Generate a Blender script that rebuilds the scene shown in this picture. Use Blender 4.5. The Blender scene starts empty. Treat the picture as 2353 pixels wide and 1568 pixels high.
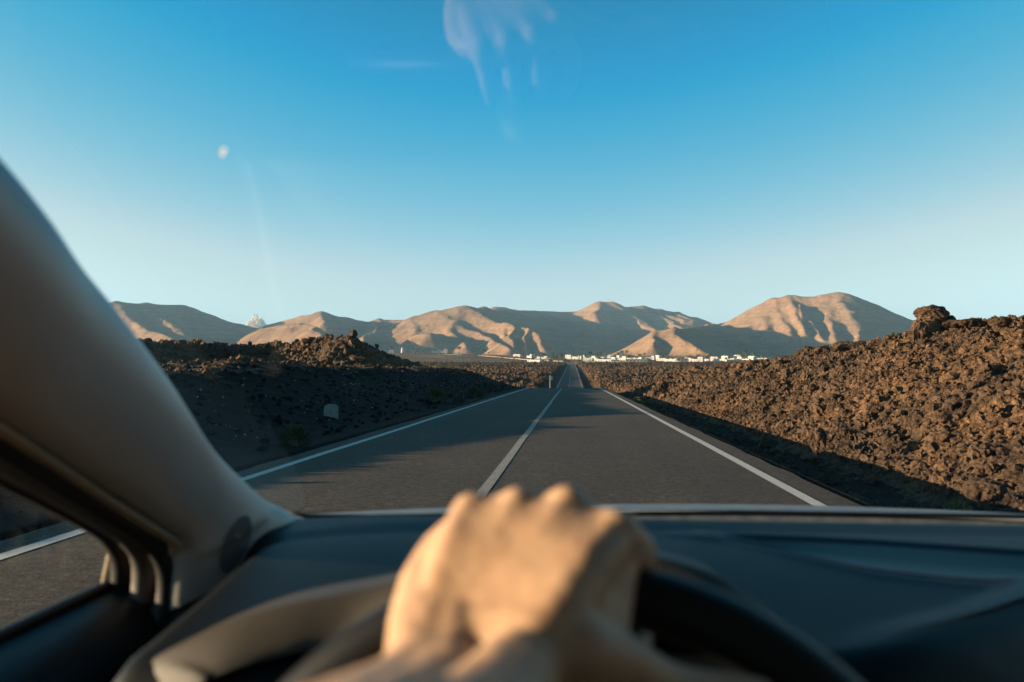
import bpy, math, random
import numpy as np
from mathutils import Vector, Matrix

random.seed(7)
rng = np.random.default_rng(7)
scene = bpy.context.scene
COL = scene.collection
R = math.radians

# ------------------------------------------------------------------ frame of reference
# x across the road (right positive), y along the road, z up; the road under the car is z = 0
EYE = 1.25
FPX = 1830.0
YAW, PITCH = R(4.36), R(1.15)
CAM_ROT = Matrix.Rotation(YAW, 3, 'Z') @ Matrix.Rotation(R(90) + PITCH, 3, 'X')

def P(px, py, y):
    """the point of the place at forward distance y that a surveyor at the eye point would sight at (px, py)"""
    d = CAM_ROT @ Vector(((px - 1176.5) / FPX, -(py - 784.0) / FPX, -1.0))
    d = d * (y / d.y)
    return Vector((d.x, d.y, d.z + EYE))

# ------------------------------------------------------------------ materials
def newmat(name):
    m = bpy.data.materials.new(name)
    m.use_nodes = True
    nt = m.node_tree
    b = nt.nodes['Principled BSDF']
    return m, nt, b

def setin(node, name, v):
    if name in node.inputs:
        node.inputs[name].default_value = v

def plain(name, col, rough=0.6, metal=0.0, spec=0.5, bump=0.0, bscale=200.0, var=0.0, vscale=5.0, coat=0.0, sss=0.0):
    m, nt, b = newmat(name)
    b.inputs['Base Color'].default_value = (*col, 1)
    b.inputs['Roughness'].default_value = rough
    b.inputs['Metallic'].default_value = metal
    setin(b, 'Specular IOR Level', spec)
    setin(b, 'Coat Weight', coat)
    tc = nt.nodes.new('ShaderNodeTexCoord')
    if var > 0:
        n = nt.nodes.new('ShaderNodeTexNoise'); n.inputs['Scale'].default_value = vscale; n.inputs['Detail'].default_value = 5
        nt.links.new(tc.outputs['Object'], n.inputs['Vector'])
        r = nt.nodes.new('ShaderNodeValToRGB')
        r.color_ramp.elements[0].position = .3; r.color_ramp.elements[1].position = .7
        r.color_ramp.elements[0].color = (*[c * (1 - var) for c in col], 1)
        r.color_ramp.elements[1].color = (*[min(1, c * (1 + var)) for c in col], 1)
        nt.links.new(n.outputs['Fac'], r.inputs['Fac']); nt.links.new(r.outputs['Color'], b.inputs['Base Color'])
    if bump > 0:
        n = nt.nodes.new('ShaderNodeTexNoise'); n.inputs['Scale'].default_value = bscale; n.inputs['Detail'].default_value = 3
        nt.links.new(tc.outputs['Object'], n.inputs['Vector'])
        bp = nt.nodes.new('ShaderNodeBump'); bp.inputs['Strength'].default_value = bump; bp.inputs['Distance'].default_value = 0.002
        nt.links.new(n.outputs['Fac'], bp.inputs['Height']); nt.links.new(bp.outputs['Normal'], b.inputs['Normal'])
    if sss > 0:
        b.inputs['Subsurface Weight'].default_value = sss
        b.inputs['Subsurface Radius'].default_value = (1.0, .35, .15)
        b.inputs['Subsurface Scale'].default_value = 0.006
    return m

def ramp(nt, fac, stops):
    r = nt.nodes.new('ShaderNodeValToRGB')
    e = r.color_ramp.elements
    e[0].position, e[0].color = stops[0][0], (*stops[0][1], 1)
    e[1].position, e[1].color = stops[-1][0], (*stops[-1][1], 1)
    for p, c in stops[1:-1]:
        k = e.new(p); k.color = (*c, 1)
    nt.links.new(fac, r.inputs['Fac'])
    return r.outputs['Color']

def noise(nt, scale, detail=6, rough=.55, vec=None, dist=0.0):
    n = nt.nodes.new('ShaderNodeTexNoise')
    n.inputs['Scale'].default_value = scale; n.inputs['Detail'].default_value = detail
    n.inputs['Roughness'].default_value = rough; n.inputs['Distortion'].default_value = dist
    if vec is not None: nt.links.new(vec, n.inputs['Vector'])
    return n.outputs['Fac']

def mixc(nt, a, b, fac, mode='MIX'):
    m = nt.nodes.new('ShaderNodeMix'); m.data_type = 'RGBA'; m.blend_type = mode
    for s, v in ((m.inputs[0], fac), (m.inputs[6], a), (m.inputs[7], b)):
        if isinstance(v, (int, float)): s.default_value = v
        elif isinstance(v, tuple): s.default_value = (*v, 1)
        else: nt.links.new(v, s)
    return m.outputs[2]

def geo_pos(nt):
    return nt.nodes.new('ShaderNodeNewGeometry').outputs['Position']

# ------------------------------------------------------------------ objects
def tag(o, label=None, cat=None, group=None, kind=None):
    if label: o['label'] = label
    if cat: o['category'] = cat
    if group: o['group'] = group
    if kind: o['kind'] = kind
    return o

def meshobj(name, verts, faces, mat, parent=None, smooth=False, link=True):
    me = bpy.data.meshes.new(name)
    me.from_pydata([tuple(v) for v in verts], [], [tuple(f) for f in faces])
    me.update()
    if mat is not None: me.materials.append(mat)
    if smooth: me.shade_smooth()
    o = bpy.data.objects.new(name, me)
    COL.objects.link(o)
    if parent is not None: o.parent = parent
    return o

def npmesh(name, V, F, mat, parent=None, smooth=False):
    """V (n,3), F (m,k) arrays"""
    me = bpy.data.meshes.new(name)
    n, k = F.shape
    me.vertices.add(len(V)); me.vertices.foreach_set('co', np.ascontiguousarray(V, dtype=np.float32).ravel())
    me.loops.add(n * k); me.loops.foreach_set('vertex_index', np.ascontiguousarray(F, dtype=np.int32).ravel())
    me.polygons.add(n)
    me.polygons.foreach_set('loop_start', np.arange(0, n * k, k, dtype=np.int32))
    me.update(calc_edges=True)
    me.polygons.foreach_set('use_smooth', np.full(n, smooth, dtype=bool))
    if mat is not None: me.materials.append(mat)
    o = bpy.data.objects.new(name, me); COL.objects.link(o)
    if parent is not None: o.parent = parent
    return o

def empty(name, loc=(0, 0, 0), rz=0.0):
    o = bpy.data.objects.new(name, None); COL.objects.link(o)
    o.location = loc; o.rotation_euler = (0, 0, rz); o.empty_display_size = .3
    return o

def kids(o): return [c for c in COL.objects if c.parent == o]

def copy_tree(o, chs=None):
    c = o.copy(); COL.objects.link(c)
    for ch in (chs if chs is not None else kids(o)):
        d = ch.copy(); COL.objects.link(d); d.parent = c
    return c

class MB:
    def __init__(s): s.v, s.f = [], []
    def add(s, v, f):
        k = len(s.v); s.v += [Vector(p) for p in v]; s.f += [tuple(i + k for i in q) for q in f]
    def box(s, a, b, rz=0, c=None):
        x0, y0, z0 = a; x1, y1, z1 = b
        v = [Vector(p) for p in ((x0,y0,z0),(x1,y0,z0),(x1,y1,z0),(x0,y1,z0),(x0,y0,z1),(x1,y0,z1),(x1,y1,z1),(x0,y1,z1))]
        if rz:
            c = Vector(c or ((x0+x1)/2, (y0+y1)/2, 0)); m = Matrix.Rotation(rz, 3, 'Z')
            v = [m @ (p - c) + c for p in v]
        s.add(v, [(0,3,2,1),(4,5,6,7),(0,1,5,4),(1,2,6,5),(2,3,7,6),(3,0,4,7)])
    def tube(s, pts, rad, n=10, cap=True, flat=1.0, up=(0, 0, 1)):
        pts = [Vector(p) for p in pts]; N = len(pts)
        rads = rad if isinstance(rad, (list, tuple)) else [rad] * N
        rings = []
        for i, p in enumerate(pts):
            t = (pts[min(i+1, N-1)] - pts[max(i-1, 0)]).normalized()
            u = Vector(up); a = t.cross(u)
            if a.length < 1e-3: a = t.cross(Vector((1, 0, 0)))
            a.normalize(); b = a.cross(t).normalized()
            rings.append([p + (a * math.cos(q) + b * math.sin(q) * flat) * rads[i] for q in [2 * math.pi * k / n for k in range(n)]])
        v = [q for r_ in rings for q in r_]; f = []
        for i in range(N - 1):
            for k in range(n):
                f.append((i*n+k, i*n+(k+1) % n, (i+1)*n+(k+1) % n, (i+1)*n+k))
        if cap: f.append(tuple(range(n-1, -1, -1))); f.append(tuple((N-1)*n+k for k in range(n)))
        s.add(v, f)
    def lathe(s, prof, n=16, c=(0, 0, 0), cap=True):
        c = Vector(c); v = []; f = []
        for r_, z in prof:
            for k in range(n):
                q = 2 * math.pi * k / n; v.append(c + Vector((r_ * math.cos(q), r_ * math.sin(q), z)))
        for i in range(len(prof) - 1):
            for k in range(n):
                f.append((i*n+k, i*n+(k+1) % n, (i+1)*n+(k+1) % n, (i+1)*n+k))
        if cap: f.append(tuple(range(n-1, -1, -1))); f.append(tuple((len(prof)-1)*n+k for k in range(n)))
        s.add(v, f)
    def grid(s, rows):
        n = len(rows[0]); v = [p for r_ in rows for p in r_]
        f = [(i*n+j, i*n+j+1, (i+1)*n+j+1, (i+1)*n+j) for i in range(len(rows)-1) for j in range(n-1)]
        s.add(v, f)
    def build(s, name, mat, parent=None, smooth=False):
        return meshobj(name, s.v, s.f, mat, parent, smooth)

def catmull(pts, sub=8):
    pts = [Vector(p) for p in pts]; out = []
    for i in range(len(pts) - 1):
        p0, p1, p2, p3 = pts[max(i-1, 0)], pts[i], pts[i+1], pts[min(i+2, len(pts)-1)]
        for k in range(sub):
            t = k / sub
            out.append(.5 * ((2*p1) + (p2-p0)*t + (2*p0-5*p1+4*p2-p3)*t*t + (3*p1-p0-3*p2+p3)*t**3))
    out.append(pts[-1]); return out

# ------------------------------------------------------------------ numpy noise
def _hash(ix, iy, s):
    h = (ix.astype(np.int64) * 374761393 + iy.astype(np.int64) * 668265263 + s * 1274126177) & 0xffffffff
    h = ((h ^ (h >> 13)) * 1274126177) & 0xffffffff
    return ((h ^ (h >> 16)) & 0xffffff) / float(0xffffff)

def vnoise(x, y, s=0):
    ix, iy = np.floor(x), np.floor(y); fx, fy = x - ix, y - iy
    fx = fx*fx*fx*(fx*(fx*6-15)+10); fy = fy*fy*fy*(fy*(fy*6-15)+10)
    a, b = _hash(ix, iy, s), _hash(ix+1, iy, s); c, d = _hash(ix, iy+1, s), _hash(ix+1, iy+1, s)
    return (a + (b-a)*fx) * (1-fy) + (c + (d-c)*fx) * fy - .5

def fbm(x, y, oct=5, s=0, gain=.5):
    t = np.zeros_like(x); a = 1.0; f = 1.0
    for o in range(oct):
        t += a * vnoise(x*f + 17.3*o, y*f - 9.1*o, s+o); a *= gain; f *= 2.03
    return t

def ridged(x, y, oct=4, s=0):
    t = np.zeros_like(x); a = 1.0; f = 1.0; n = 0
    for o in range(oct):
        t += a * (1 - 4*np.abs(vnoise(x*f + 5.3*o, y*f + 3.1*o, s+o))); n += a; a *= .5; f *= 2.1
    return t / n

def worley(x, y, s=0):
    ix, iy = np.floor(x), np.floor(y); d = np.full(x.shape, 9.0)
    for a in (-1, 0, 1):
        for b in (-1, 0, 1):
            cx, cy = ix+a, iy+b
            px, py = cx + _hash(cx, cy, s), cy + _hash(cx, cy, s+77)
            d = np.minimum(d, (px-x)**2 + (py-y)**2)
    return np.sqrt(d)

def sstep(a, b, x):
    t = np.clip((x - a) / (b - a), 0, 1); return t*t*(3-2*t)
# ------------------------------------------------------------------ the lie of the land
_ky = [-60, 0, 60, 72, 80, 95, 115, 140, 165, 200, 260, 400, 480, 520, 600, 700, 780, 850, 1000, 1400]
_kz = [1.236, 0, -1.236, -1.5, -1.76, -2.8, -4.5, -6.0, -6.45, -6.3, -6.15, -5.9, -5.4, -5.6, -6.2, -6.3, -5.9, -6.6, -8.6, -8.6]
_fy = np.arange(-120, 1500, 1.0)
_fz = np.interp(_fy, _ky, _kz)
_fz[_fy < 0] = -0.0206 * _fy[_fy < 0]
_k = np.exp(-np.arange(-24, 25)**2 / (2 * 8.0**2)); _k /= _k.sum()
_fzs = np.convolve(np.pad(_fz, 24, mode='edge'), _k, mode='valid')
_fzs[:24] = _fz[:24]
def zroad(y): return np.interp(y, _fy, _fzs)

ROAD_L, ROAD_R = -4.25, 2.74
RCREST = [(-60,30,2.0),(-44,38,1.9),(-34,48,1.9),(-30,62,2.05),(-26,68,2.25),(-21,64,2.4),(-17.3,60.5,2.75),(-16,62,1.9),(-14.5,65,1.1),(-13,69,.15),(-12,76,-.9)]
_rcx = [p_[0] for p_ in RCREST]; _rcy = [p_[1] for p_ in RCREST]

def ground(x, y, rough=True):
    """height of the land within about a kilometre"""
    zr = zroad(y)
    fieldz = zr + .9
    fieldz = np.where(y > 860, zr + .9 - (y - 860) / 140 * .9, fieldz); fieldz = np.where(y > 1000, -8.6, fieldz)
    far = sstep(20, 90, np.abs(x)) * sstep(150, 320, y)
    fieldz = fieldz * (1 - far) + far * (np.interp(y, [0, 150, 500, 860, 1000], [-4.2, -5.0, -4.7, -5.3, -8.6]))
    # left: gravel bank, then a lava ridge
    bc = np.interp(y, [-60, 0, 9, 17, 24, 40, 60, 72, 85, 100, 130], [.66, .70, .92, 1.15, 1.42, 1.42, 1.48, 1.5, 1.1, .9, .9])
    bank = zr + bc * sstep(5.0, 10.5, -x) ** .85 + .0 * x
    bank = bank - .5 * sstep(12.5, 15, -x)
    ridge = np.full_like(x, -30.0)
    for (x0, y0, z0), (x1, y1, z1) in zip(RCREST[:-1], RCREST[1:]):
        ddx, ddy = x1 - x0, y1 - y0; t = np.clip(((x - x0) * ddx + (y - y0) * ddy) / (ddx*ddx + ddy*ddy), 0, 1)
        ds = np.hypot(x - x0 - t*ddx, y - y0 - t*ddy); behind = sstep(-2.5, 2.5, y - np.interp(x, _rcx, _rcy))
        sl = .60 + (np.interp(x, [-30, -17], [.04, .34]) - .60) * behind
        ridge = np.maximum(ridge, z0 + (z1 - z0) * t - sl * ds)
    w = sstep(-.35, .35, ridge - bank); left = bank * (1 - w) + ridge * w
    # right: ditch, then a lava slope
    dd = np.interp(y, [-60, 70, 110, 1000], [.62, .55, .4, .3])
    cz = np.interp(y, [-60, 8, 21, 28.7, 35, 42, 50, 57, 75, 94, 120, 150, 190], [3.5, 2.5, 2.27, 1.98, 1.55, .95, .48, .22, -.05, -.65, -2.4, -4.4, -5.2])
    foot = zr - dd
    t = np.clip((x - 5.0) / 7.4, 0, 1)
    slope = foot + (cz - foot) * (t ** .9)
    slope = slope + np.clip(x - 12.4, 0, 30) * .012
    ditch = zr - dd * sstep(ROAD_R + .05, ROAD_R + .9, x)
    right = np.where(x > 4.9, slope, ditch)
    mixf = sstep(125, 200, y)
    lf = zr + .9 * sstep(4.8, 9, -x); lf = lf + (fieldz - lf) * sstep(9, 20, -x)
    rf = zr - dd * sstep(ROAD_R + .05, ROAD_R + .9, x) + (dd + .9) * sstep(4.6, 9, x); rf = rf + (fieldz - rf) * sstep(9, 20, x)
    mixl = sstep(110, 190, y)
    left = left * (1 - mixl) + lf * mixl
    right = right * (1 - mixf) + rf * mixf
    z = np.where(x < 0, left, right)
    if rough:
        m_l = .10 * sstep(4.6, 6, -x) + .9 * np.maximum(w, sstep(15, 22, -x) * .6)
        m_r = .12 * sstep(3.4, 4.4, x) + .88 * sstep(4.9, 6.6, x)
        m = np.where(x < 0, m_l, m_r)
        m = np.maximum(m, np.where(x < 0, sstep(7, 12, -x), sstep(5, 8, x)) * mixf)
        big = fbm(x / 4.2, y / 4.2, 4, 11)
        wl = worley(x / .7, y / .7, 5); ws = worley(x / .27, y / .27, 9)
        lump = np.clip(.62 - wl, -.2, .6) * .40 + np.clip(.6 - ws, -.2, .6) * .17
        teeth = ridged(y / 5.5 + 3.3, x / 6.0, 4, 23)
        z = z + .30 * (teeth - .1) * sstep(7.5, 9.5, -x) * (1 - sstep(11.5, 14, -x)) * sstep(6, 18, y) * (1 - mixf)
        farm = sstep(90, 220, y)
        big2 = ridged(x / 16., y / 11., 3, 31) * .55 + fbm(x / 6, y / 6, 4, 41) * .9
        z = z + m * (big * .42 + lump + farm * big2)
        z = z + .03 * fbm(x / .5, y / .5, 3, 51) * np.where(x < 0, sstep(4.4, 5, -x), sstep(3.0, 3.6, x))
    on = (x > ROAD_L - .06) & (x < ROAD_R + .06)
    z = np.where(on, zr - .16 - farcarve(y), z)
    return z
def farcarve(y): return np.clip((y - 90) / 200, 0, 1) * .1

def gridmesh(name, xs, ys, mat, fn, parent=None, smooth=True):
    X, Y = np.meshgrid(xs, ys)
    Z = fn(X, Y)
    V = np.stack([X, Y, Z], -1).reshape(-1, 3)
    nx, ny = len(xs), len(ys)
    i = (np.arange(ny-1)[:, None] * nx + np.arange(nx-1)[None, :]).ravel()
    F = np.stack([i, i+1, i+nx+1, i+nx], -1)
    return npmesh(name, V, F, mat, parent, smooth)

# lava material: brown clinker with rusty and grey patches
def lava_material(name, stops, scale=1.0, rough=.95):
    m, nt, b = newmat(name)
    p = geo_pos(nt)
    c1 = ramp(nt, noise(nt, .55*scale, 8, .62, p), stops)
    c2 = ramp(nt, noise(nt, 6.5*scale, 5, .6, p), [(.3, (.55, .55, .56)), (.7, (1.3, 1.28, 1.24))])
    c3 = ramp(nt, noise(nt, 1.9*scale, 7, .75, p, .8), [(.36, (.30, .31, .34)), (.5, (.85, .85, .86)), (.62, (1.30, 1.24, 1.16))])
    col = mixc(nt, mixc(nt, c1, c2, 1.0, 'MULTIPLY'), c3, 1.0, 'MULTIPLY')
    c4 = ramp(nt, noise(nt, .17*scale, 4, .5, p), [(.38, (.84, .90, .98)), (.52, (1.06, 1.08, 1.08)), (.64, (1.36, 1.28, 1.14))])
    col = mixc(nt, col, c4, 1.0, 'MULTIPLY')
    lich = ramp(nt, noise(nt, 2.3*scale, 6, .7, p), [(.64, (0, 0, 0)), (.76, (1, 1, 1))])
    sep = nt.nodes.new('ShaderNodeSeparateColor'); nt.links.new(lich, sep.inputs[0])
    mu = nt.nodes.new('ShaderNodeMath'); mu.operation = 'MULTIPLY'; mu.inputs[1].default_value = .35
    nt.links.new(sep.outputs[0], mu.inputs[0])
    col = mixc(nt, col, (.22, .19, .14), mu.outputs[0])
    nt.links.new(col, b.inputs['Base Color'])
    b.inputs['Roughness'].default_value = rough; setin(b, 'Specular IOR Level', .15)
    prev = None
    for sc_, ds_, kind_ in ((5.5, .10, 'v'), (13., .06, 'v'), (30., .04, 'n')):
        if kind_ == 'v':
            v_ = nt.nodes.new('ShaderNodeTexVoronoi'); v_.inputs['Scale'].default_value = sc_*scale; nt.links.new(p, v_.inputs['Vector']); h_ = v_.outputs['Distance']
        else: h_ = noise(nt, sc_*scale, 5, .7, p)
        bp = nt.nodes.new('ShaderNodeBump'); bp.invert = kind_ == 'v'; bp.inputs['Strength'].default_value = .85; bp.inputs['Distance'].default_value = ds_/scale
        nt.links.new(h_, bp.inputs['Height'])
        if prev: nt.links.new(prev, bp.inputs['Normal'])
        prev = bp.outputs['Normal']
    nt.links.new(prev, b.inputs['Normal'])
    return m
M_LAVA = lava_material('lava_brown', [(.28, (.042, .031, .025)), (.42, (.098, .064, .043)), (.56, (.128, .080, .050)), (.72, (.070, .053, .043))])
M_LAVAFAR = lava_material('lava_far', [(.28, (0.0316, 0.0232, 0.0174)), (.5, (0.0737, 0.0500, 0.0326)), (.72, (0.1053, 0.0737, 0.0447))], .22)
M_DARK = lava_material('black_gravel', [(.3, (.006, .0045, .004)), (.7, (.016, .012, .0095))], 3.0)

gx = np.concatenate([np.arange(-48, -26, .3), np.arange(-26, ROAD_L - .06, .13), [ROAD_L - .05, ROAD_L+.1, -1, 1, ROAD_R - .1, ROAD_R + .05],
                     np.arange(ROAD_R + .12, 22, .11), np.arange(22, 50, .3)])
gy = np.concatenate([np.arange(-14, 3, .5), np.arange(3, 60, .12), np.arange(60, 100, .18), np.arange(100, 130.2, .3)])
gnear = gridmesh('lava_ground', gx, gy, M_LAVA, ground)
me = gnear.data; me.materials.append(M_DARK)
cen = np.empty(len(me.polygons) * 3, dtype=np.float32); me.polygons.foreach_get('center', cen); cen = cen.reshape(-1, 3)
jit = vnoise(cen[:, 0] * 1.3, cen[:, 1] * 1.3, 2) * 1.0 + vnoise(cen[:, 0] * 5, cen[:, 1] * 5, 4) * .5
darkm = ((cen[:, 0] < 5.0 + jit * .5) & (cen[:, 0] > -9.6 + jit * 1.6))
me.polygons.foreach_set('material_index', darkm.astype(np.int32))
tag(gnear, kind='structure')

def gsp(a, b, n, p=1.6):
    t = np.linspace(0, 1, n); return a + (b - a) * t ** p
xr = gsp(ROAD_R + .05, 520, 330, 2.3); xl = -gsp(-(ROAD_L - .05), 560, 340, 2.3)[::-1]
fx = np.concatenate([xl, [ROAD_L+.1, -1, 1, ROAD_R-.1], xr])
fy = np.concatenate([np.arange(129.5, 260, .55), gsp(260, 960, 420, 1.25)])
def gfar(x, y):
    z = ground(x, y)
    edge = sstep(300, 520, np.abs(x)) 
    return z * (1 - edge) + edge * (-6.0) + 0
gf = gridmesh('lava_plain', fx, fy, M_LAVAFAR, gfar); tag(gf, kind='structure')
# side wings of the near lava, coarse
for nm, a, b_ in (('lava_plain', -560, -47.7), ('lava_plain', 49.5, 520)):
    w = gridmesh(nm, np.linspace(a, b_, 260), np.linspace(-20, 130.3, 150), M_LAVAFAR, lambda x, y: ground(x, y)); tag(w, kind='structure')

# ------------------------------------------------------------------ road
m, nt, b = newmat('asphalt')
p = geo_pos(nt)
c = ramp(nt, noise(nt, 38, 5, .85, p), [(.36, (.013, .010, .008)), (.5, (.060, .046, .034)), (.62, (.108, .083, .061)), (.74, (.30, .235, .175))])
c = mixc(nt, c, ramp(nt, noise(nt, 11, 4, .8, p), [(.38, (.55, .55, .55)), (.62, (1.45, 1.42, 1.38))]), 1.0, 'MULTIPLY')
c = mixc(nt, c, ramp(nt, noise(nt, .35, 4, .6, p), [(.3, (.82, .82, .84)), (.7, (1.12, 1.1, 1.06))]), 1.0, 'MULTIPLY')
mp = nt.nodes.new('ShaderNodeMapping'); mp.inputs['Scale'].default_value = (1.6, .02, 1); nt.links.new(p, mp.inputs['Vector'])
c = mixc(nt, c, ramp(nt, noise(nt, 1.0, 3, .5, mp.outputs[0]), [(.35, (.88, .88, .88)), (.65, (1.08, 1.08, 1.08))]), 1.0, 'MULTIPLY')
nt.links.new(c, b.inputs['Base Color']); b.inputs['Roughness'].default_value = .85; setin(b, 'Specular IOR Level', .3)
bp = nt.nodes.new('ShaderNodeBump'); bp.inputs['Strength'].default_value = .8; bp.inputs['Distance'].default_value = .008
nt.links.new(noise(nt, 60, 4, .7, p), bp.inputs['Height']); nt.links.new(bp.outputs['Normal'], b.inputs['Normal'])
M_ASPH = m
m, nt, b = newmat('road_paint'); p = geo_pos(nt)
c = ramp(nt, noise(nt, 28, 6, .75, p), [(.30, (.16, .14, .12)), (.42, (.46, .43, .38)), (.7, (.64, .60, .53))])
nt.links.new(c, b.inputs['Base Color']); b.inputs['Roughness'].default_value = .8
M_PAINT = m
m, nt, b = newmat('worn_road_paint'); p = geo_pos(nt)
c = ramp(nt, noise(nt, 34, 6, .8, p), [(.36, (.08, .07, .055)), (.5, (.27, .245, .21)), (.7, (.46, .42, .36))])
nt.links.new(c, b.inputs['Base Color']); b.inputs['Roughness'].default_value = .8
M_PAINT2 = m
ry = np.concatenate([np.arange(-16, 130, 1.0), np.arange(130, 1120, 4.0)])
def strip(name, x0, x1, dz, mat, wob=0.0, y0=None, y1=None):
    ys = ry if y0 is None else ry[(ry >= y0) & (ry <= y1)]
    e = .02 * vnoise(ys / 3.0, ys * 0, int(abs(x0 * 10))) if wob else 0 * ys
    V = []; F = []
    for i, y in enumerate(ys):
        z = float(zroad(y)) + dz
        V += [(x0 + e[i], y, z), (x1 + e[i], y, z)]
        if i: k = 2*i; F.append((k-2, k-1, k+1, k))
    return meshobj(name, V, F, mat)
# road slab with a ragged edge and a real drop to the ground
V = []; F = []
ys2 = np.concatenate([np.arange(-16, 130, .25), np.arange(130, 1120, 4.0)])
for i, y in enumerate(ys2):
    z = float(np.interp(y, ry, zroad(ry)))
    el = .05 * float(vnoise(np.array([y / .9]), np.array([0.]), 8)[0]); er = .05 * float(vnoise(np.array([y / .8]), np.array([0.]), 9)[0])
    xl_, xr_ = ROAD_L + el, ROAD_R + er
    V += [(xl_ - .05, y, z - .5), (xl_, y, z), (-2.2, y, z), (-.95, y, z), (.9, y, z), (xr_, y, z), (xr_ + .05, y, z - .8)]
    if i:
        k = 7 * i
        F += [(k-7+j, k-6+j, k+1+j, k+j) for j in range(6)]
tag(meshobj('road', V, F, M_ASPH), kind='structure')
ln = strip('edge_line', -3.93, -3.80, .004, M_PAINT, 1); tag(ln, kind='structure')
ln = strip('edge_line', 2.27, 2.40, .004, M_PAINT, 1); tag(ln, kind='structure')
ln = strip('centre_line', -1.01, -.89, .004, M_PAINT2, 1); tag(ln, kind='structure')

# ------------------------------------------------------------------ clinker scattered over the lava
def ico(sub):
    t = (1 + 5 ** .5) / 2
    v = [(-1,t,0),(1,t,0),(-1,-t,0),(1,-t,0),(0,-1,t),(0,1,t),(0,-1,-t),(0,1,-t),(t,0,-1),(t,0,1),(-t,0,-1),(-t,0,1)]
    v = [Vector(p).normalized() for p in v]
    f = [(0,11,5),(0,5,1),(0,1,7),(0,7,10),(0,10,11),(1,5,9),(5,11,4),(11,10,2),(10,7,6),(7,1,8),(3,9,4),(3,4,2),(3,2,6),(3,6,8),(3,8,9),(4,9,5),(2,4,11),(6,2,10),(8,6,7),(9,8,1)]
    for _ in range(sub):
        mid = {}; nf = []
        def md(a, b):
            k = (min(a, b), max(a, b))
            if k not in mid: mid[k] = len(v); v.append(((v[a] + v[b]) / 2).normalized())
            return mid[k]
        for a, b, c in f:
            x, y, z = md(a, b), md(b, c), md(c, a); nf += [(a, x, z), (b, y, x), (c, z, y), (x, y, z)]
        f = nf
    return np.array([tuple(p) for p in v]), np.array(f)
ICO = {k: ico(k) for k in (0, 1, 2, 3)}
def rockvar(sub, seed, amp=.42, spike=.0):
    r_ = np.random.default_rng(seed); V, F = ICO[sub]; V = V.copy()
    dirs = r_.normal(size=(9, 3)); dirs /= np.linalg.norm(dirs, axis=1)[:, None]
    rad = np.ones(len(V))
    for d in dirs:
        rad += r_.uniform(-.26, .30) * np.clip(V @ d, 0, 1) ** 3
    rad *= 1 + r_.uniform(-amp, amp, len(V)) * .8
    V = V * rad[:, None] * np.array([1, r_.uniform(.7, 1.1), r_.uniform(.6, .95)])
    return V, F
def scatter(name, pts, sizes, sub, mat, seed, nvar=10, smooth=False):
    r_ = np.random.default_rng(seed); VV, FF = [], []; off = 0
    vs = [rockvar(sub, seed * 100 + i) for i in range(nvar)]
    pick = r_.integers(0, nvar, len(pts))
    for i in range(nvar):
        sel = np.where(pick == i)[0]
        if not len(sel): continue
        V, F = vs[i]; n = len(sel)
        q = r_.normal(size=(n, 4)); q /= np.linalg.norm(q, axis=1)[:, None]
        w, x, y, z = q.T
        Rm = np.stack([1-2*(y*y+z*z), 2*(x*y-z*w), 2*(x*z+y*w), 2*(x*y+z*w), 1-2*(x*x+z*z), 2*(y*z-x*w), 2*(x*z-y*w), 2*(y*z+x*w), 1-2*(x*x+y*y)], -1).reshape(n, 3, 3)
        W = np.einsum('nij,vj->nvi', Rm, V) * sizes[sel][:, None, None] + pts[sel][:, None, :]
        VV.append(W.reshape(-1, 3)); FF.append((F[None] + (np.arange(n) * len(V))[:, None, None]).reshape(-1, 3) + off)
        off += n * len(V)
    return npmesh(name, np.concatenate(VV), np.concatenate(FF), mat, None, smooth)
def place(n, x0, x1, y0, y1, smin, smax, seed, pw=2.4, yb=1.0, sink=.25, keep=None):
    r_ = np.random.default_rng(seed)
    x = r_.uniform(x0, x1, n); y = y0 + (y1 - y0) * r_.uniform(0, 1, n) ** yb
    if keep is not None:
        k = keep(x, y, r_); x, y = x[k], y[k]
    s = smin + (smax - smin) * r_.uniform(0, 1, len(x)) ** pw
    z = ground(x, y) + s * (.35 - sink)
    return np.stack([x, y, z], -1), s
def clump(x, y, r_):
    return r_.uniform(0, 1, len(x)) < (.40 + 1.3 * np.clip(fbm(x / 2.2, y / 2.2, 3, 88) + .35, 0, 1)) * (1 - .75 * sstep(.12, .3, fbm(x / 5., (y - .8 * x) / 9., 2, 123)))
pt, s_ = place(85000, 5.2, 17, 4, 46, .014, .115, 1, 2.6, 1.35, sink=.3, keep=clump)
tag(scatter('lava_rubble', pt, s_, 1, M_LAVA, 1), 'loose brown clinker covering the lava slope right of the road', 'rubble', kind='stuff')
pt, s_ = place(1100, 5.4, 17, 5, 46, .08, .22, 61, 3.0, 1.2, keep=clump)
tag(scatter('lava_rubble', pt, s_, 2, M_LAVA, 61), 'larger craggy lumps among the clinker right of the road', 'rubble', kind='stuff')
pt, s_ = place(60000, 5.4, 30, 40, 130, .04, .34, 2, 3.4, 1.0, keep=clump)
tag(scatter('lava_rubble', pt, s_, 1, M_LAVA, 2), 'jagged brown lava blocks on the ground right of the road before the dip', 'rubble', kind='stuff')
pt, s_ = place(26000, -34, -14.5, 22, 130, .05, .42, 3, 3.0, 1.0, keep=clump)
tag(scatter('lava_rubble', pt, s_, 1, M_LAVA, 3), 'rough dark lava blocks on the high ridge left of the road', 'rubble', kind='stuff')
pt, s_ = place(9000, -14, -4.9, 6, 90, .012, .09, 4, 3.5, 1.1)
tag(scatter('roadside_gravel', pt, s_, 0, M_DARK, 4), 'loose black gravel on the shaded bank left of the road', 'gravel', kind='stuff')
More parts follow.
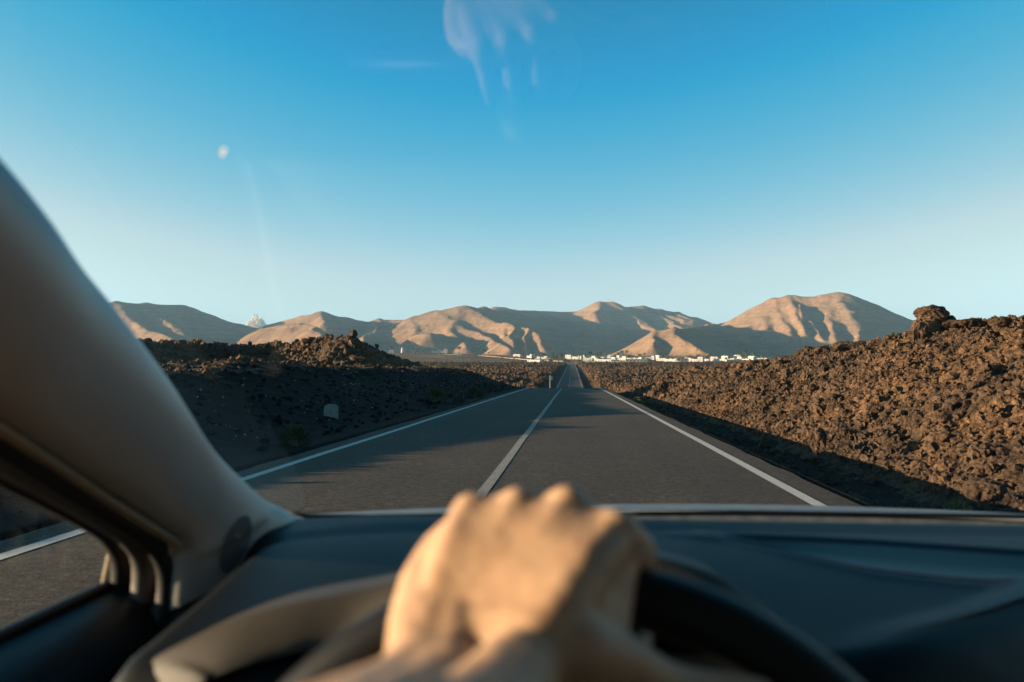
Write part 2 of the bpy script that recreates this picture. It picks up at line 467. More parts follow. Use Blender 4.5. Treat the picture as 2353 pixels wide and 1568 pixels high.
pt, s_ = place(1300, -13.5, -5.4, 8, 90, .008, .035, 44, 3.0, 1.1)
M_PALE = plain('pale_stone', (.34, .29, .24), .9, var=.3, vscale=3)
tag(scatter('pale_gravel', pt, s_, 0, M_PALE, 44), 'pale stone chips sprinkled on the black bank left of the road', 'gravel', kind='stuff')
pt, s_ = place(2600, -13.6, -9.6, 14, 72, .03, .13, 45, 3.0, 1.1)
tag(scatter('bank_gravel', pt, s_, 1, M_LAVA, 45), 'sunlit brown stones along the crest of the left bank', 'gravel', kind='stuff')
pt, s_ = place(2600, 3.3, 5.4, 5, 80, .015, .11, 5, 3.5, 1.2)
tag(scatter('ditch_gravel', pt, s_, 1, M_LAVA, 5), 'loose stones in the shaded ditch right of the road', 'gravel', kind='stuff')
def notroad(x, y, r_): return (np.abs(x + .7) > 6.6)
def farset(n, seed, y0, y1, xs, smin, smax):
    r_ = np.random.default_rng(seed)
    y = y0 + (y1 - y0) * r_.uniform(0, 1, n) ** 1.1; x = r_.uniform(-1, 1, n) * (y * xs[0] + 12) + y * xs[1]
    k = np.abs(x + .7) > 6.8; x, y = x[k], y[k]
    s = smin + (smax - smin) * r_.uniform(0, 1, len(x)) ** 3
    s = s * (.45 + .0011 * y)
    return np.stack([x, y, ground(x, y) + s * .1], -1), s
pt, s_ = farset(52000, 6, 125, 420, (.34, .02), .18, 1.25)
tag(scatter('lava_rubble', pt, s_, 1, M_LAVA, 6), 'field of dark lava blocks beyond the dip in the road', 'rubble', kind='stuff')
pt, s_ = farset(42000, 7, 400, 900, (.42, .03), .25, 1.15)
tag(scatter('lava_rubble', pt, s_, 0, M_LAVAFAR, 7), 'distant lava blocks in front of the village', 'rubble', kind='stuff')
# ------------------------------------------------------------------ plain beyond the lava and the volcanic hills
def plain_z(x, y):
    r = np.sqrt(x*x + y*y)
    z = np.interp(r, [0, 900, 975, 1050, 1150, 1300, 1500, 1800, 2300, 3000, 6500], [-12, -9.2, -8.0, -7.0, -6.2, -4.9, -2.0, 1.2, 4.5, 9, 14])
    z = z + 10.5 * np.exp(-(((x + 330) / 230) ** 2 + ((y - 1560) / 260) ** 2)) * 1.0
    z = z + 2.2 * fbm(x / 160, y / 160, 3, 61) * sstep(1250, 1700, r) + .8 * fbm(x / 40, y / 40, 3, 62) * sstep(1000, 1300, r)
    return z

RID = []   # polylines: list of (px, py, distance), footprint factor k
def rid(pts, k=2.6, rd=.05): RID.append(([P(*p) for p in pts], k, rd))
# far left mountain
rid([(60,745,2900),(180,706,2950),(262,698,3050),(330,702,3150),(412,703,3300),(468,722,3450),(530,745,3600),(600,760,3750),(660,778,3900)], 2.7)
rid([(330,702,3150),(372,735,2900),(405,762,2700),(430,785,2550)], 1.8, .055)
rid([(262,698,3050),(310,742,2800),(335,760,2650),(372,768,2520),(400,785,2420)], 1.8, .055)
# hill with the crater in front
rid([(560,780,3500),(620,748,3350),(690,729,3200),(742,721,3100),(800,733,3300),(850,745,3450),(900,770,3600)], 2.5)
rid([(528,793,2850),(590,765,2700),(640,750,2580),(690,743,2500),(722,750,2400),(735,765,2300),(738,785,2180)], 2.0, .045)
rid([(742,721,3100),(752,745,2900)], 1.6, .055)
# long central mountain: crest, swinging towards us and away again
rid([(790,792,3500),(838,752,3450),(880,738,3350),(940,737,3250),(1000,720,3150),(1040,712,3050),(1072,709,3000),(1110,712,3200),(1145,715,3450),(1200,716,3800),(1260,718,4100),(1330,720,4300),(1372,712,4350)], 2.7, .06)
rid([(1115,714,4300),(1145,707,4300),(1185,714,4400)], 2.0)
# spurs
rid([(873,738,3370),(888,746,3150),(872,760,2950),(842,775,2750),(830,795,2500)], 1.7)
rid([(1000,720,3150),(1012,728,3000),(1040,745,2820),(1070,758,2680),(1098,771,2550),(1127,784,2420),(1171,804,2250)], 1.75, .055)
rid([(960,735,3200),(955,755,2950),(960,765,2800)], 1.5)
rid([(935,795,2480),(952,775,2470),(962,768,2440),(985,765,2420),(1015,768,2480),(1034,778,2560)], 1.6, .055)
rid([(1040,745,2820),(1045,770,2600),(1062,795,2350)], 1.5)
rid([(1072,709,3000),(1095,728,2850),(1130,742,2740),(1160,748,2660),(1200,757,2600),(1232,766,2520),(1250,782,2420),(1262,802,2300)], 2.0, .055)
rid([(1160,748,2660),(1162,775,2450),(1180,800,2300)], 1.5)
rid([(1205,758,2590),(1200,780,2450),(1210,802,2300)], 1.3)
rid([(1110,712,3200),(1130,728,3050),(1180,745,2980),(1230,757,2900)], 1.6, .055)
# peak with the masts
rid([(1340,720,4500),(1362,706,4300),(1383,699,4150),(1412,700,4150),(1440,709,4250),(1480,708,4300),(1520,716,4250),(1560,722,4200),(1600,731,4150),(1645,747,4150),(1700,760,4200)], 2.6)
rid([(1383,699,4150),(1377,712,3950),(1364,722,3800),(1370,745,3600),(1392,775,3350)], 1.9, .055)
rid([(1412,700,4150),(1448,725,3950),(1470,742,3750),(1500,760,3550)], 1.8, .055)
rid([(1480,708,4300),(1530,738,3900),(1562,752,3650)], 1.9, .055)
rid([(1560,722,4200),(1590,742,3800)], 1.8, .055)
rid([(1520,716,4250),(1545,730,4000),(1570,742,3800)], 1.5, .055)
rid([(1316,790,2750),(1326,780,2740),(1345,776,2680),(1370,779,2680),(1388,792,2700)], 1.4, .055)
# mound in front, right of the road
rid([(1440,812,2300),(1480,779,2200),(1505,764,2130),(1545,757.5,2080),(1590,752,2300),(1625,749,2520),(1665,748,2700),(1712,758,2850),(1755,778,2980),(1785,800,3080)], 2.2)
rid([(1545,757.5,2080),(1562,778,1960),(1600,797,1860),(1625,812,1790)], 1.7, .045)
rid([(1505,764,2130),(1500,790,1930)], 1.5)
rid([(1625,749,2520),(1680,772,2380),(1730,795,2250)], 1.4, .055)
# big mountain on the right
rid([(1640,753,4100),(1665,743,4000),(1695,738,4000),(1730,745,4000)], 2.2)
rid([(1640,790,3400),(1680,752,3300),(1712,733,3220),(1750,710,3150),(1790,691,3080),(1825,684,3020),(1880,684,2980),(1928,679,2960),(1950,684,3050),(1985,706,3250),(2030,735,3450),(2085,758,3650),(2150,785,3850),(2230,810,4000)], 2.4)
rid([(1825,684,3020),(1838,705,2880),(1858,730,2760),(1880,757,2640),(1896,782,2520)], 1.45, .045)
rid([(1790,691,3080),(1800,722,2880),(1815,755,2680),(1825,785,2500)], 1.6, .055)
rid([(1750,710,3150),(1762,742,2880),(1775,775,2620)], 1.6, .055)
rid([(1838,705,2880),(1842,735,2720),(1854,765,2580)], 1.1, .045)
rid([(1928,679,2960),(1932,700,2860),(1950,727,2760),(1974,754,2640),(1980,778,2500)], 1.6, .045)
rid([(1905,687,2970),(1908,720,2830),(1918,752,2680),(1925,780,2500)], 1.4, .045)
rid([(1985,706,3250),(2015,745,3050),(2045,778,2850)], 1.5, .045)
rid([(1960,722,2780),(1990,740,2800),(2020,752,2850)], 1.1, .045)
rid([(2060,792,2500),(2110,775,2500),(2180,770,2500),(2260,760,2500),(2360,742,2500)], 2.4)

def hills_z(x, y):
    z0 = plain_z(x, y)
    wx = x + 38 * fbm(x / 260, y / 260, 3, 71) + 9 * fbm(x / 60, y / 60, 2, 73)
    wy = y + 38 * fbm(x / 260 + 9, y / 260, 3, 72) + 9 * fbm(x / 60, y / 60 + 5, 2, 74)
    acc = np.zeros_like(x); K = 11.0
    best = np.zeros_like(x)
    for pts, k, rd in RID:
        hb = np.zeros_like(x)
        for a, b in zip(pts[:-1], pts[1:]):
            dx, dy = b.x - a.x, b.y - a.y; L2 = dx*dx + dy*dy + 1e-6
            # crest lines keep their own place; slopes are bent by the warp
            t = np.clip(((wx - a.x) * dx + (wy - a.y) * dy) / L2, 0, 1)
            d = np.hypot(wx - a.x - t * dx, wy - a.y - t * dy)
            d0 = np.hypot(x - a.x - t * dx, y - a.y - t * dy)
            d = np.minimum(d, d0 * 1.6)
            H = np.maximum(a.z + (b.z - a.z) * t - 3.0, 1.0)
            u = np.sqrt((d / (k * H)) ** 2 + rd * rd) - rd
            h = H * np.clip(1 - u, 0, 1) ** 1.45
            hb = np.maximum(hb, h)
        acc += np.expm1(np.minimum(hb, 600) / K)
    z = K * np.log1p(acc)
    hm = z
    g = ridged((x + .25*y) / 70, (y - .1*x) / 210, 4, 81)
    g2 = ridged(x / 26, y / 90, 3, 91)
    amp = sstep(12, 90, hm)
    g3 = ridged(x / 11, y / 24, 3, 93)
    z = z - (1.8 * (1 - g) + .8 * (1 - g2) + .4 * (1 - g3)) * amp
    z = z + .8 * fbm(x / 22, y / 22, 3, 95) * amp
    return z0 + np.maximum(z, 0) * (1 - .0)

na, nr = 1000, 430
az = np.linspace(R(-50), R(42), na); rr = np.concatenate([gsp(905, 2100, 120, 1.1)[:-1], np.linspace(2100, 3900, 250)[:-1], gsp(3900, 6400, 62, 1.3)])
A, RR = np.meshgrid(az, rr)
X, Y = RR * np.sin(A), RR * np.cos(A)
Z = hills_z(X, Y); Z = np.where(RR < 960, np.minimum(Z, -9.2 + 0 * Z), Z)
i = (np.arange(len(rr)-1)[:, None] * na + np.arange(na-1)[None, :]).ravel()
F = np.stack([i, i+1, i+na+1, i+na], -1)

m, nt, b = newmat('hill_earth'); p = geo_pos(nt)
c = ramp(nt, noise(nt, .0035, 8, .6, p), [(.3, (.178, .108, .068)), (.5, (.225, .145, .092)), (.68, (.185, .124, .082))])
mp = nt.nodes.new('ShaderNodeMapping'); mp.inputs['Scale'].default_value = (.0012, .0012, .085); nt.links.new(p, mp.inputs['Vector'])
c = mixc(nt, c, ramp(nt, noise(nt, 1.0, 5, .7, mp.outputs[0], .6), [(.34, (.92, .93, .95)), (.5, (1.18, 1.16, 1.13)), (.66, (1.40, 1.33, 1.22))]), 1.0, 'MULTIPLY')
c = mixc(nt, c, ramp(nt, noise(nt, .05, 6, .75, p), [(.38, (.78, .79, .80)), (.52, (1.03, 1.02, 1.0)), (.66, (1.20, 1.16, 1.08))]), 1.0, 'MULTIPLY')
nt.links.new(c, b.inputs['Base Color']); b.inputs['Roughness'].default_value = 1; setin(b, 'Specular IOR Level', .05)
bp = nt.nodes.new('ShaderNodeBump'); bp.inputs['Strength'].default_value = .6; bp.inputs['Distance'].default_value = 6
nt.links.new(noise(nt, .06, 7, .68, p), bp.inputs['Height']); nt.links.new(bp.outputs['Normal'], b.inputs['Normal'])
M_HILL = m
m, nt, b = newmat('plain_earth'); p = geo_pos(nt)
c = ramp(nt, noise(nt, .012, 6, .6, p), [(.32, (.11, .068, .038)), (.48, (.20, .125, .070)), (.6, (.27, .172, .098)), (.72, (.14, .105, .055))])
mp = nt.nodes.new('ShaderNodeMapping'); mp.inputs['Scale'].default_value = (.002, .02, 1); nt.links.new(p, mp.inputs['Vector'])
c = mixc(nt, c, ramp(nt, noise(nt, 1.0, 4, .6, mp.outputs[0]), [(.38, (.55, .55, .55)), (.55, (1.05, 1.03, 1)), (.66, (1.3, 1.2, 1.1))]), 1.0, 'MULTIPLY')
c = mixc(nt, c, ramp(nt, noise(nt, .25, 5, .7, p), [(.35, (.6, .62, .58)), (.6, (1.1, 1.1, 1.1))]), 1.0, 'MULTIPLY')
nt.links.new(c, b.inputs['Base Color']); b.inputs['Roughness'].default_value = 1; setin(b, 'Specular IOR Level', .05)
M_PLAIN = m
hil = npmesh('hills', np.stack([X, Y, Z], -1).reshape(-1, 3), F, M_HILL, None, True)
hil.data.materials.append(M_PLAIN)
cen = np.empty(len(F) * 3, dtype=np.float32); hil.data.polygons.foreach_get('center', cen); cen = cen.reshape(-1, 3)
hh = cen[:, 2] - plain_z(cen[:, 0], cen[:, 1])
hil.data.polygons.foreach_set('material_index', (hh < 2.0 + 3*vnoise(cen[:,0]/60, cen[:,1]/60, 5)).astype(np.int32))
tag(hil, kind='structure')
# land all round, so that nothing ends in mid air
mb = MB(); n = 96
mb.add([(0, 0, -14)] + [(6600 * math.cos(2*math.pi*k/n), 6600 * math.sin(2*math.pi*k/n), -14) for k in range(n)], [(0, k+1, (k+1) % n + 1) for k in range(n)])
tag(mb.build('ground', M_PLAIN), kind='structure')

def land(x, y):
    """height of whatever ground is on top at a far point"""
    xa, ya = np.array([float(x)]), np.array([float(y)])
    r = math.hypot(x, y)
    return float(hills_z(xa, ya)[0]) if r > 960 else float(ground(xa, ya)[0])

# tracks worn along the hillside crests: low earth banks
M_TRACK = plain('track_earth', (.16, .10, .062), 1.0, var=.3, vscale=.02)
M_TRACK2 = plain('pale_track', (.36, .25, .16), 1.0, var=.2, vscale=.02)
def track(name, pts, wid, mat, lift=1.2):
    # pts given as (px, py, distance): follow the real slope below them
    c = catmull([P(*p) for p in pts], 10); V = []; F = []
    for k, q in enumerate(c):
        t = (c[min(k+1, len(c)-1)] - c[max(k-1, 0)]); nrm = Vector((-t.y, t.x, 0)).normalized() * wid
        for s_ in (-1, 1):
            x, y = q.x + nrm.x * s_, q.y + nrm.y * s_; V.append((x, y, land(x, y) + lift))
        if k: j = 2*k; F.append((j-2, j-1, j+1, j))
    o = meshobj(name, V, F, mat); tag(o, kind='structure'); return o

track('track', [(868,738,3380),(888,742,3280),(898,750,3150),(884,760,3030),(862,772,2900),(842,784,2760)], 5.0, M_TRACK, 1.0)
track('track', [(1003,720,3140),(1004,731,3030),(1018,741,2920),(1042,752,2790),(1062,760,2700)], 5.0, M_TRACK, 1.0)
track('track', [(1064,799,2380),(1098,793,2430),(1140,788,2480),(1162,780,2540)], 3.5, M_TRACK2, 1.0)
track('track', [(1090,803,2300),(1140,799,2330),(1185,792,2400)], 3.5, M_TRACK2, 1.0)
track('track', [(1555,757,2100),(1546,768,2030),(1549,777,1990)], 3.0, M_TRACK, .8)

# scrub and stones over the plain between the lava and the village
r_ = np.random.default_rng(77); n = 26000
rr_ = 965 + 900 * r_.uniform(0, 1, n) ** 1.5; aa_ = r_.uniform(R(-26), R(24), n); xx_, yy_ = rr_ * np.sin(aa_), rr_ * np.cos(aa_)
kk_ = (np.abs(xx_ + .7) > 9) & (fbm(xx_ / 60, yy_ / 60, 3, 99) > -.12); xx_, yy_ = xx_[kk_], yy_[kk_]; ss_ = .25 + 1.15 * r_.uniform(0, 1, len(xx_)) ** 3
half = np.arange(len(xx_)) % 2 == 0
M_SCRUB = plain('scrub_leaf', (.050, .048, .022), .9, var=.4, vscale=.2)
for sel_, mt_, nm_, lb_, ct_ in ((half, M_SCRUB, 'scrub', 'low dull green scrub dotted over the plain before the village', 'scrub'), (~half, M_LAVAFAR, 'lava_rubble', 'scattered dark stones on the plain before the village', 'rubble')):
    tag(scatter(nm_, np.stack([xx_[sel_], yy_[sel_], hills_z(xx_[sel_], yy_[sel_]) + ss_[sel_] * .3], -1), ss_[sel_], 0, mt_, 78), lb_, ct_, kind='stuff')
# ------------------------------------------------------------------ village
M_WHITE = plain('whitewash', (.48, .46, .43), .85, var=.06, vscale=.4)
M_CREAM = plain('cream_render', (.42, .34, .24), .85, var=.1, vscale=.4)
M_GLASSD = plain('dark_window', (.03, .035, .045), .15)
M_GREEN = plain('green_shutter', (.03, .09, .05), .6)
M_ROOFT = plain('red_tiles', (.30, .12, .07), .8, var=.2, vscale=2)
M_POLE = plain('weathered_wood', (.22, .15, .10), .8, var=.2, vscale=8)
M_GALV = plain('galvanised_metal', (.42, .43, .42), .5, .3)

def walls_with_openings(mb, x0, x1, y0, y1, z0, z1, holes):
    """front wall (y0) built round its openings, other walls plain"""
    xs = sorted({x0, x1, *[h[0] for h in holes], *[h[1] for h in holes]}); zs = sorted({z0, z1, *[h[2] for h in holes], *[h[3] for h in holes]})
    for a, b in zip(xs[:-1], xs[1:]):
        for c, d in zip(zs[:-1], zs[1:]):
            mx, mz = (a+b)/2, (c+d)/2
            if any(h[0] < mx < h[1] and h[2] < mz < h[3] for h in holes): continue
            mb.add([(a, y0, c), (b, y0, c), (b, y0, d), (a, y0, d)], [(0, 1, 2, 3)])
    for h in holes:
        a, b, c, d = h; q = y0 + .25
        mb.add([(a,y0,c),(a,q,c),(a,q,d),(a,y0,d)], [(0,1,2,3)]); mb.add([(b,y0,c),(b,q,c),(b,q,d),(b,y0,d)], [(3,2,1,0)])
        mb.add([(a,y0,d),(a,q,d),(b,q,d),(b,y0,d)], [(0,1,2,3)]); mb.add([(a,y0,c),(a,q,c),(b,q,c),(b,y0,c)], [(3,2,1,0)])
    mb.add([(x1,y0,z0),(x1,y1,z0),(x1,y1,z1),(x1,y0,z1)], [(0,1,2,3)])
    mb.add([(x0,y1,z0),(x0,y0,z0),(x0,y0,z1),(x0,y1,z1)], [(0,1,2,3)])
    mb.add([(x1,y1,z0),(x0,y1,z0),(x0,y1,z1),(x1,y1,z1)], [(0,1,2,3)])
    mb.add([(x0,y0,z1),(x1,y0,z1),(x1,y1,z1),(x0,y1,z1)], [(0,1,2,3)])

def house(kind, mat):
    o = empty('house'); w = MB(); win = []; doors = []; par = MB()
    blocks = {0: [(-7, 7, 0, 8, 3.4)], 1: [(-8, 3, 0, 8, 3.3), (3.004, 8, .6, 7, 6.0)], 2: [(-9, 9, 0, 9, 3.2), (-6, 0, 2, 8, 5.8)],
              3: [(-5, 5, 0, 7, 6.2)], 4: [(-11, -2, 0, 8, 3.6), (-2.004+.01, 5, 1.2, 8, 3.0), (5.01, 11, .3, 8, 4.4)], 5: [(-10, 10, 0, 7, 3.0)]}[kind]
    for bi, (x0, x1, y0, y1, h) in enumerate(blocks):
        zb = -1.5 if not (kind == 2 and bi == 1) else 3.2
        holes = []; n = max(1, int((x1 - x0) / 3.2))
        for fl in range(1 if h < 4.6 else 2):
            z = 1.1 + fl * 2.8
            if zb > 0: z = zb + .8
            if zb > 0 and fl: continue
            for k in range(n):
                cx = x0 + (x1 - x0) * (k + .5) / n
                if fl == 0 and bi == 0 and k == n // 2:
                    holes.append((cx - .55, cx + .55, .05, 2.2)); doors.append((cx - .55, cx + .55, .05, 2.2, y0 + .2))
                else:
                    holes.append((cx - .6, cx + .6, z, z + 1.2)); win.append((cx - .6, cx + .6, z, z + 1.2, y0 + .22))
        walls_with_openings(w, x0, x1, y0, y1, zb, h, holes)
        t = .22; e = .003
        par.box((x0-e, y0-e, h+.002), (x1+e, y0+t, h+.45)); par.box((x0-e, y1-t, h+.002), (x1+e, y1+e, h+.45))
        par.box((x0-e, y0+t, h+.002), (x0+t, y1-t, h+.45)); par.box((x1-t, y0+t, h+.002), (x1+e, y1-t, h+.45))
        if bi == 0: par.box((x0+1, y1-2, h+.002), (x0+1.7, y1-1.3, h+1.5))
    chs = [w.build('wall', mat, o), par.build('parapet', mat, o)]
    for a, b, c, d, y in win: q = MB(); q.box((a, y, c), (b, y+.06, d)); chs.append(q.build('window', M_GLASSD, o))
    for a, b, c, d, y in doors: q = MB(); q.box((a, y, c), (b, y+.06, d)); chs.append(q.build('door', M_GREEN, o))
    return o, chs
HOUSES = {}
def put_house(kind, mat, px, py, dist, rz, sc=1.0, label='', zz=None):
    key = (kind, mat.name)
    first = key not in HOUSES
    if first: HOUSES[key] = house(kind, mat)
    o0, chs = HOUSES[key]
    o = o0 if first else copy_tree(o0, chs)
    q = P(px, py, dist); z = land(q.x, q.y)
    o.location = (q.x, q.y, z if zz is None else zz); o.rotation_euler = (0, 0, rz); o.scale = (sc, sc, sc)
    tag(o, label, 'house', 'houses of the white village'); return o

KN = ['low white house', 'white house with taller end,', 'wide white house', 'two-storey white house', 'long stepped white house', 'long low white house']
# (kind, px, distance, turn, scale, where)
HS = [
 (0,1187,1500,.1,1.0,'alone beside the pale road left of the others'),
 (1,1215,1430,-.2,.9,'half hidden by palms left of the road end'),(4,1243,1380,.15,.9,'in front of the round dark tree left of the road end'),
 (5,1226,1120,.05,1.1,'low against the lava just left of the road end'),(0,1262,1290,.4,.8,'between the dark round tree and the road'),
 (3,1305,1420,.1,1.0,'behind the end of the road'),(1,1324,1400,.1,1.05,'next right of the road end, among palms'),(3,1341,1410,-.1,1.0,'third right of the road end'),
 (0,1350,1300,.2,1.0,'in front of the two-storey pair by the road'),(2,1365,1330,0,1.0,'with palms at both corners, right of the road'),(4,1392,1420,.1,.9,'long terrace behind the palms'),
 (3,1402,1450,.2,.9,'tallest behind the terrace'),(1,1413,1360,-.1,1.0,'right of the palm terrace'),(5,1385,1120,.08,1.3,'low on the edge of the lava, near the road'),
 (0,1404,1130,-.1,.8,'small one on the edge of the lava'),(2,1436,1300,.05,1.0,'behind the long cream wall'),(0,1452,1260,.2,.9,'touching the cream wall'),
 (4,1462,1330,-.1,.9,'above the cream building'),(1,1492,1390,.1,.95,'before the tan mound'),(3,1510,1430,-.15,.9,'highest beneath the tan mound'),
 (0,1519,1260,.1,1.0,'between the tall pole and the cream building'),(5,1540,1200,.0,1.0,'just left of the tall pole'),
 (4,1572,1180,.06,1.2,'behind the round bush and tall pole'),(2,1590,1230,-.06,1.0,'right of the tall pole'),(1,1620,1150,.1,1.15,'large block right of the bush'),
 (3,1636,1190,.05,1.0,'tall block with dark windows'),(0,1648,1260,-.2,.9,'beside the three round trees'),(5,1655,1330,.1,.9,'beneath the three round trees'),
 (4,1668,1160,.0,1.0,'first of the bright row beneath the shaded slope'),(2,1682,1210,.1,1.0,'stepped above the bright row'),(5,1690,1420,.05,1.2,'long, up behind the row'),
 (1,1702,1170,-.1,1.0,'second of the bright row'),(0,1712,1240,.2,1.0,'small one inside the bright row'),(3,1719,1300,.0,1.0,'two storeys, middle of the bright row'),
 (4,1727,1180,.08,1.0,'third of the bright row'),(5,1735,1400,.0,1.1,'upper row beneath the dark slope'),(0,1745,1190,-.05,1.0,'behind the lava boulder on the crest'),
 (1,1758,1250,.1,1.0,'right of the boulder on the crest'),(3,1762,1420,.1,1.0,'by the palm clump on the upper row'),(2,1775,1190,.0,1.1,'large block, right half of the village'),
 (4,1790,1230,.1,1.0,'stepped block, right half of the village'),(1,1800,1180,-.1,1.1,'with a raised right end near the water tower'),(3,1812,1280,.0,1.0,'tall one with blue shade on its side'),
 (0,1822,1200,.1,1.0,'in the right part of the village'),(5,1835,1300,.05,1.0,'low terrace toward the right end'),(4,1846,1230,.0,.9,'next to last block on the right'),
 (0,1860,1290,.1,1.0,'second from the right end'),(5,1872,1320,-.05,.9,'last on the right before the trees'),
]
# photo columns right of the tall pole are packed closer: fold the list onto the real span
for k, px, d, rz, sc, where in HS:
    if px > 1560: px = 1560 + (px - 1560) * .66
    put_house(k, M_WHITE, px, 830, d, -.65 + 1.6 * rz, sc * (1.0 if d < 1250 else 1.12), KN[k] + ' ' + where)
for k, px, d, rz, sc, lab in [(5,1462,1115,.03,1.5,'long cream building on the edge of the lava left of the tall pole'),(0,1681,1140,.1,1.0,'small cream house in front of the bright row'),(0,1552,1290,.2,1.0,'cream house behind the tall pole')]:
    put_house(k, M_CREAM, px, 830, d, rz, sc, lab)
# the group on the rise at the left
put_house(4, M_WHITE, 887, 815, 1500, .05, 1.25, 'long white house at the left end, right of the black ridge')
put_house(1, M_WHITE, 1002, 813, 1560, .1, 1.1, 'white stepped farmhouse beside the pyramid-roofed tower')
put_house(5, M_WHITE, 1052, 814, 1540, 0, .9, 'low white farm building behind two palms')
put_house(0, M_WHITE, 1018, 813, 1580, .0, .9, 'small white outbuilding touching the pyramid-roofed tower')

def tower_at(px, dist, name, label, build):
    q = P(px, 815, dist); o = empty(name, (q.x, q.y, land(q.x, q.y))); build(o); tag(o, label, name.replace('_', ' ')); return o
def mill(o):
    m_ = MB(); m_.lathe([(3.4, -1), (3.0, 4), (2.6, 9.5)], 20); m_.build('wall', M_WHITE, o, True)
    m_ = MB(); m_.lathe([(2.75, 9.51), (2.75, 9.9), (1.2, 10.8), (.1, 11.1)], 20); m_.build('roof', M_WHITE, o)
    m_ = MB(); m_.box((-.5, -3.35, 0), (.5, -3.0, 2)); m_.build('door', M_GREEN, o)
    for z in (4.6, 7.4): m_ = MB(); m_.box((-.35, -3.1, z), (.35, -2.5, z+.8)); m_.build('window', M_GLASSD, o)
tower_at(925, 1500, 'windmill', 'white round windmill tower without sails between palms on the left rise', mill)
def ptow(o):
    m_ = MB(); walls_with_openings(m_, -3.6, 3.6, -3.6, 3.6, -1, 8.2, [(-.6, .6, 4.5, 6)]); m_.build('wall', M_WHITE, o)
    m_ = MB(); m_.add([(-4,-4,8.21),(4,-4,8.21),(4,4,8.21),(-4,4,8.21),(0,0,11.5)], [(0,1,4),(1,2,4),(2,3,4),(3,0,4),(3,2,1,0)]); m_.build('roof', M_ROOFT, o)
    m_ = MB(); m_.box((-.6, -3.4, 4.5), (.6, -3.34, 6)); m_.build('window', M_GLASSD, o)
tower_at(1024, 1545, 'tower_house', 'square white tower with a red pyramid roof on the left rise', ptow)

# walls of the fields
def field_wall(pts, h, t, mat, label):
    c = catmull([P(*p) for p in pts], 8); mb = MB(); prev = None
    for q in c:
        z = land(q.x, q.y); r_ = [(q.x, q.y - t, z - 1), (q.x, q.y - t, z + h), (q.x, q.y + t, z + h), (q.x, q.y + t, z - 1)]
        if prev: mb.add(prev + r_, [(0,4,5,1),(1,5,6,2),(2,6,7,3)])
        prev = r_
    tag(mb.build('field_wall', mat), label, 'wall')
field_wall([(1100,815,1480),(1160,820,1400),(1215,824,1300),(1260,827,1230),(1293,829,1180)], 1.0, .3, M_TRACK2, 'long pale boundary wall sloping down to the end of the road from the left')
field_wall([(1340,832,1110),(1385,832,1105),(1430,832,1100),(1500,832,1098)], 1.7, .3, M_CREAM, 'straight cream wall along the lava edge right of the road end')
field_wall([(955,815,1440),(1000,815,1450),(1060,815,1450)], 1.6, .3, M_CREAM, 'low pale wall beneath the square tower on the left rise')
field_wall([(905,815,1400),(960,816,1400),(1020,816,1395)], 1.2, .3, M_TRACK, 'low brown terrace wall in front of the windmill')

# ------------------------------------------------------------------ trees
M_BARK = plain('bark', (.13, .09, .06), .9, var=.3, vscale=3)
def leafmat(name, a, b_):
    m, nt, b = newmat(name); p = geo_pos(nt)
    nt.links.new(ramp(nt, noise(nt, .7, 4, .7, p), [(.3, a), (.7, b_)]), b.inputs['Base Color']); b.inputs['Roughness'].default_value = .8; setin(b, 'Specular IOR Level', .2)
    return m
M_PALM = leafmat('palm_leaf', (.035, .050, .018), (.085, .095, .038))
M_TREE = leafmat('tree_leaf', (.020, .038, .014), (.060, .080, .028))
M_OLIVE = leafmat('olive_leaf', (.06, .065, .03), (.12, .115, .055))
def palm_proto(seed, h=7.0):
    r_ = random.Random(seed); t = MB(); t.tube([(0,0,-.5),(.1,0,h*.5),(.15,.05,h)], [.32,.24,.2], 8)
    c = MB()
    for k in range(34):
        a = r_.uniform(0, 6.28); e = r_.uniform(-.5, 1.2); L = r_.uniform(2.0, 3.0); pts = []
        for s_ in range(6):
            u = s_ / 5; rr_ = L * u * math.cos(e * (1 - .3*u)); zz = L * u * math.sin(e) - 1.5 * u * u
            pts.append(Vector((rr_ * math.cos(a) + .15, rr_ * math.sin(a) + .05, h + zz)))
        side = Vector((-math.sin(a), math.cos(a), 0))
        for s_ in range(5):
            w0, w1 = .42 * math.sin(math.pi * (.12 + .8 * s_ / 5)), .42 * math.sin(math.pi * (.12 + .8 * (s_ + 1) / 5))
            dr = Vector((0, 0, -.22))
            c.add([pts[s_], pts[s_+1], pts[s_+1] + side*w1 + dr, pts[s_] + side*w0 + dr, pts[s_+1] - side*w1 + dr, pts[s_] - side*w0 + dr], [(0,1,2,3), (1,0,5,4)])
    o = empty('palm_tree'); return o, [t.build('trunk', M_BARK, o, True), c.build('crown', M_PALM, o)]
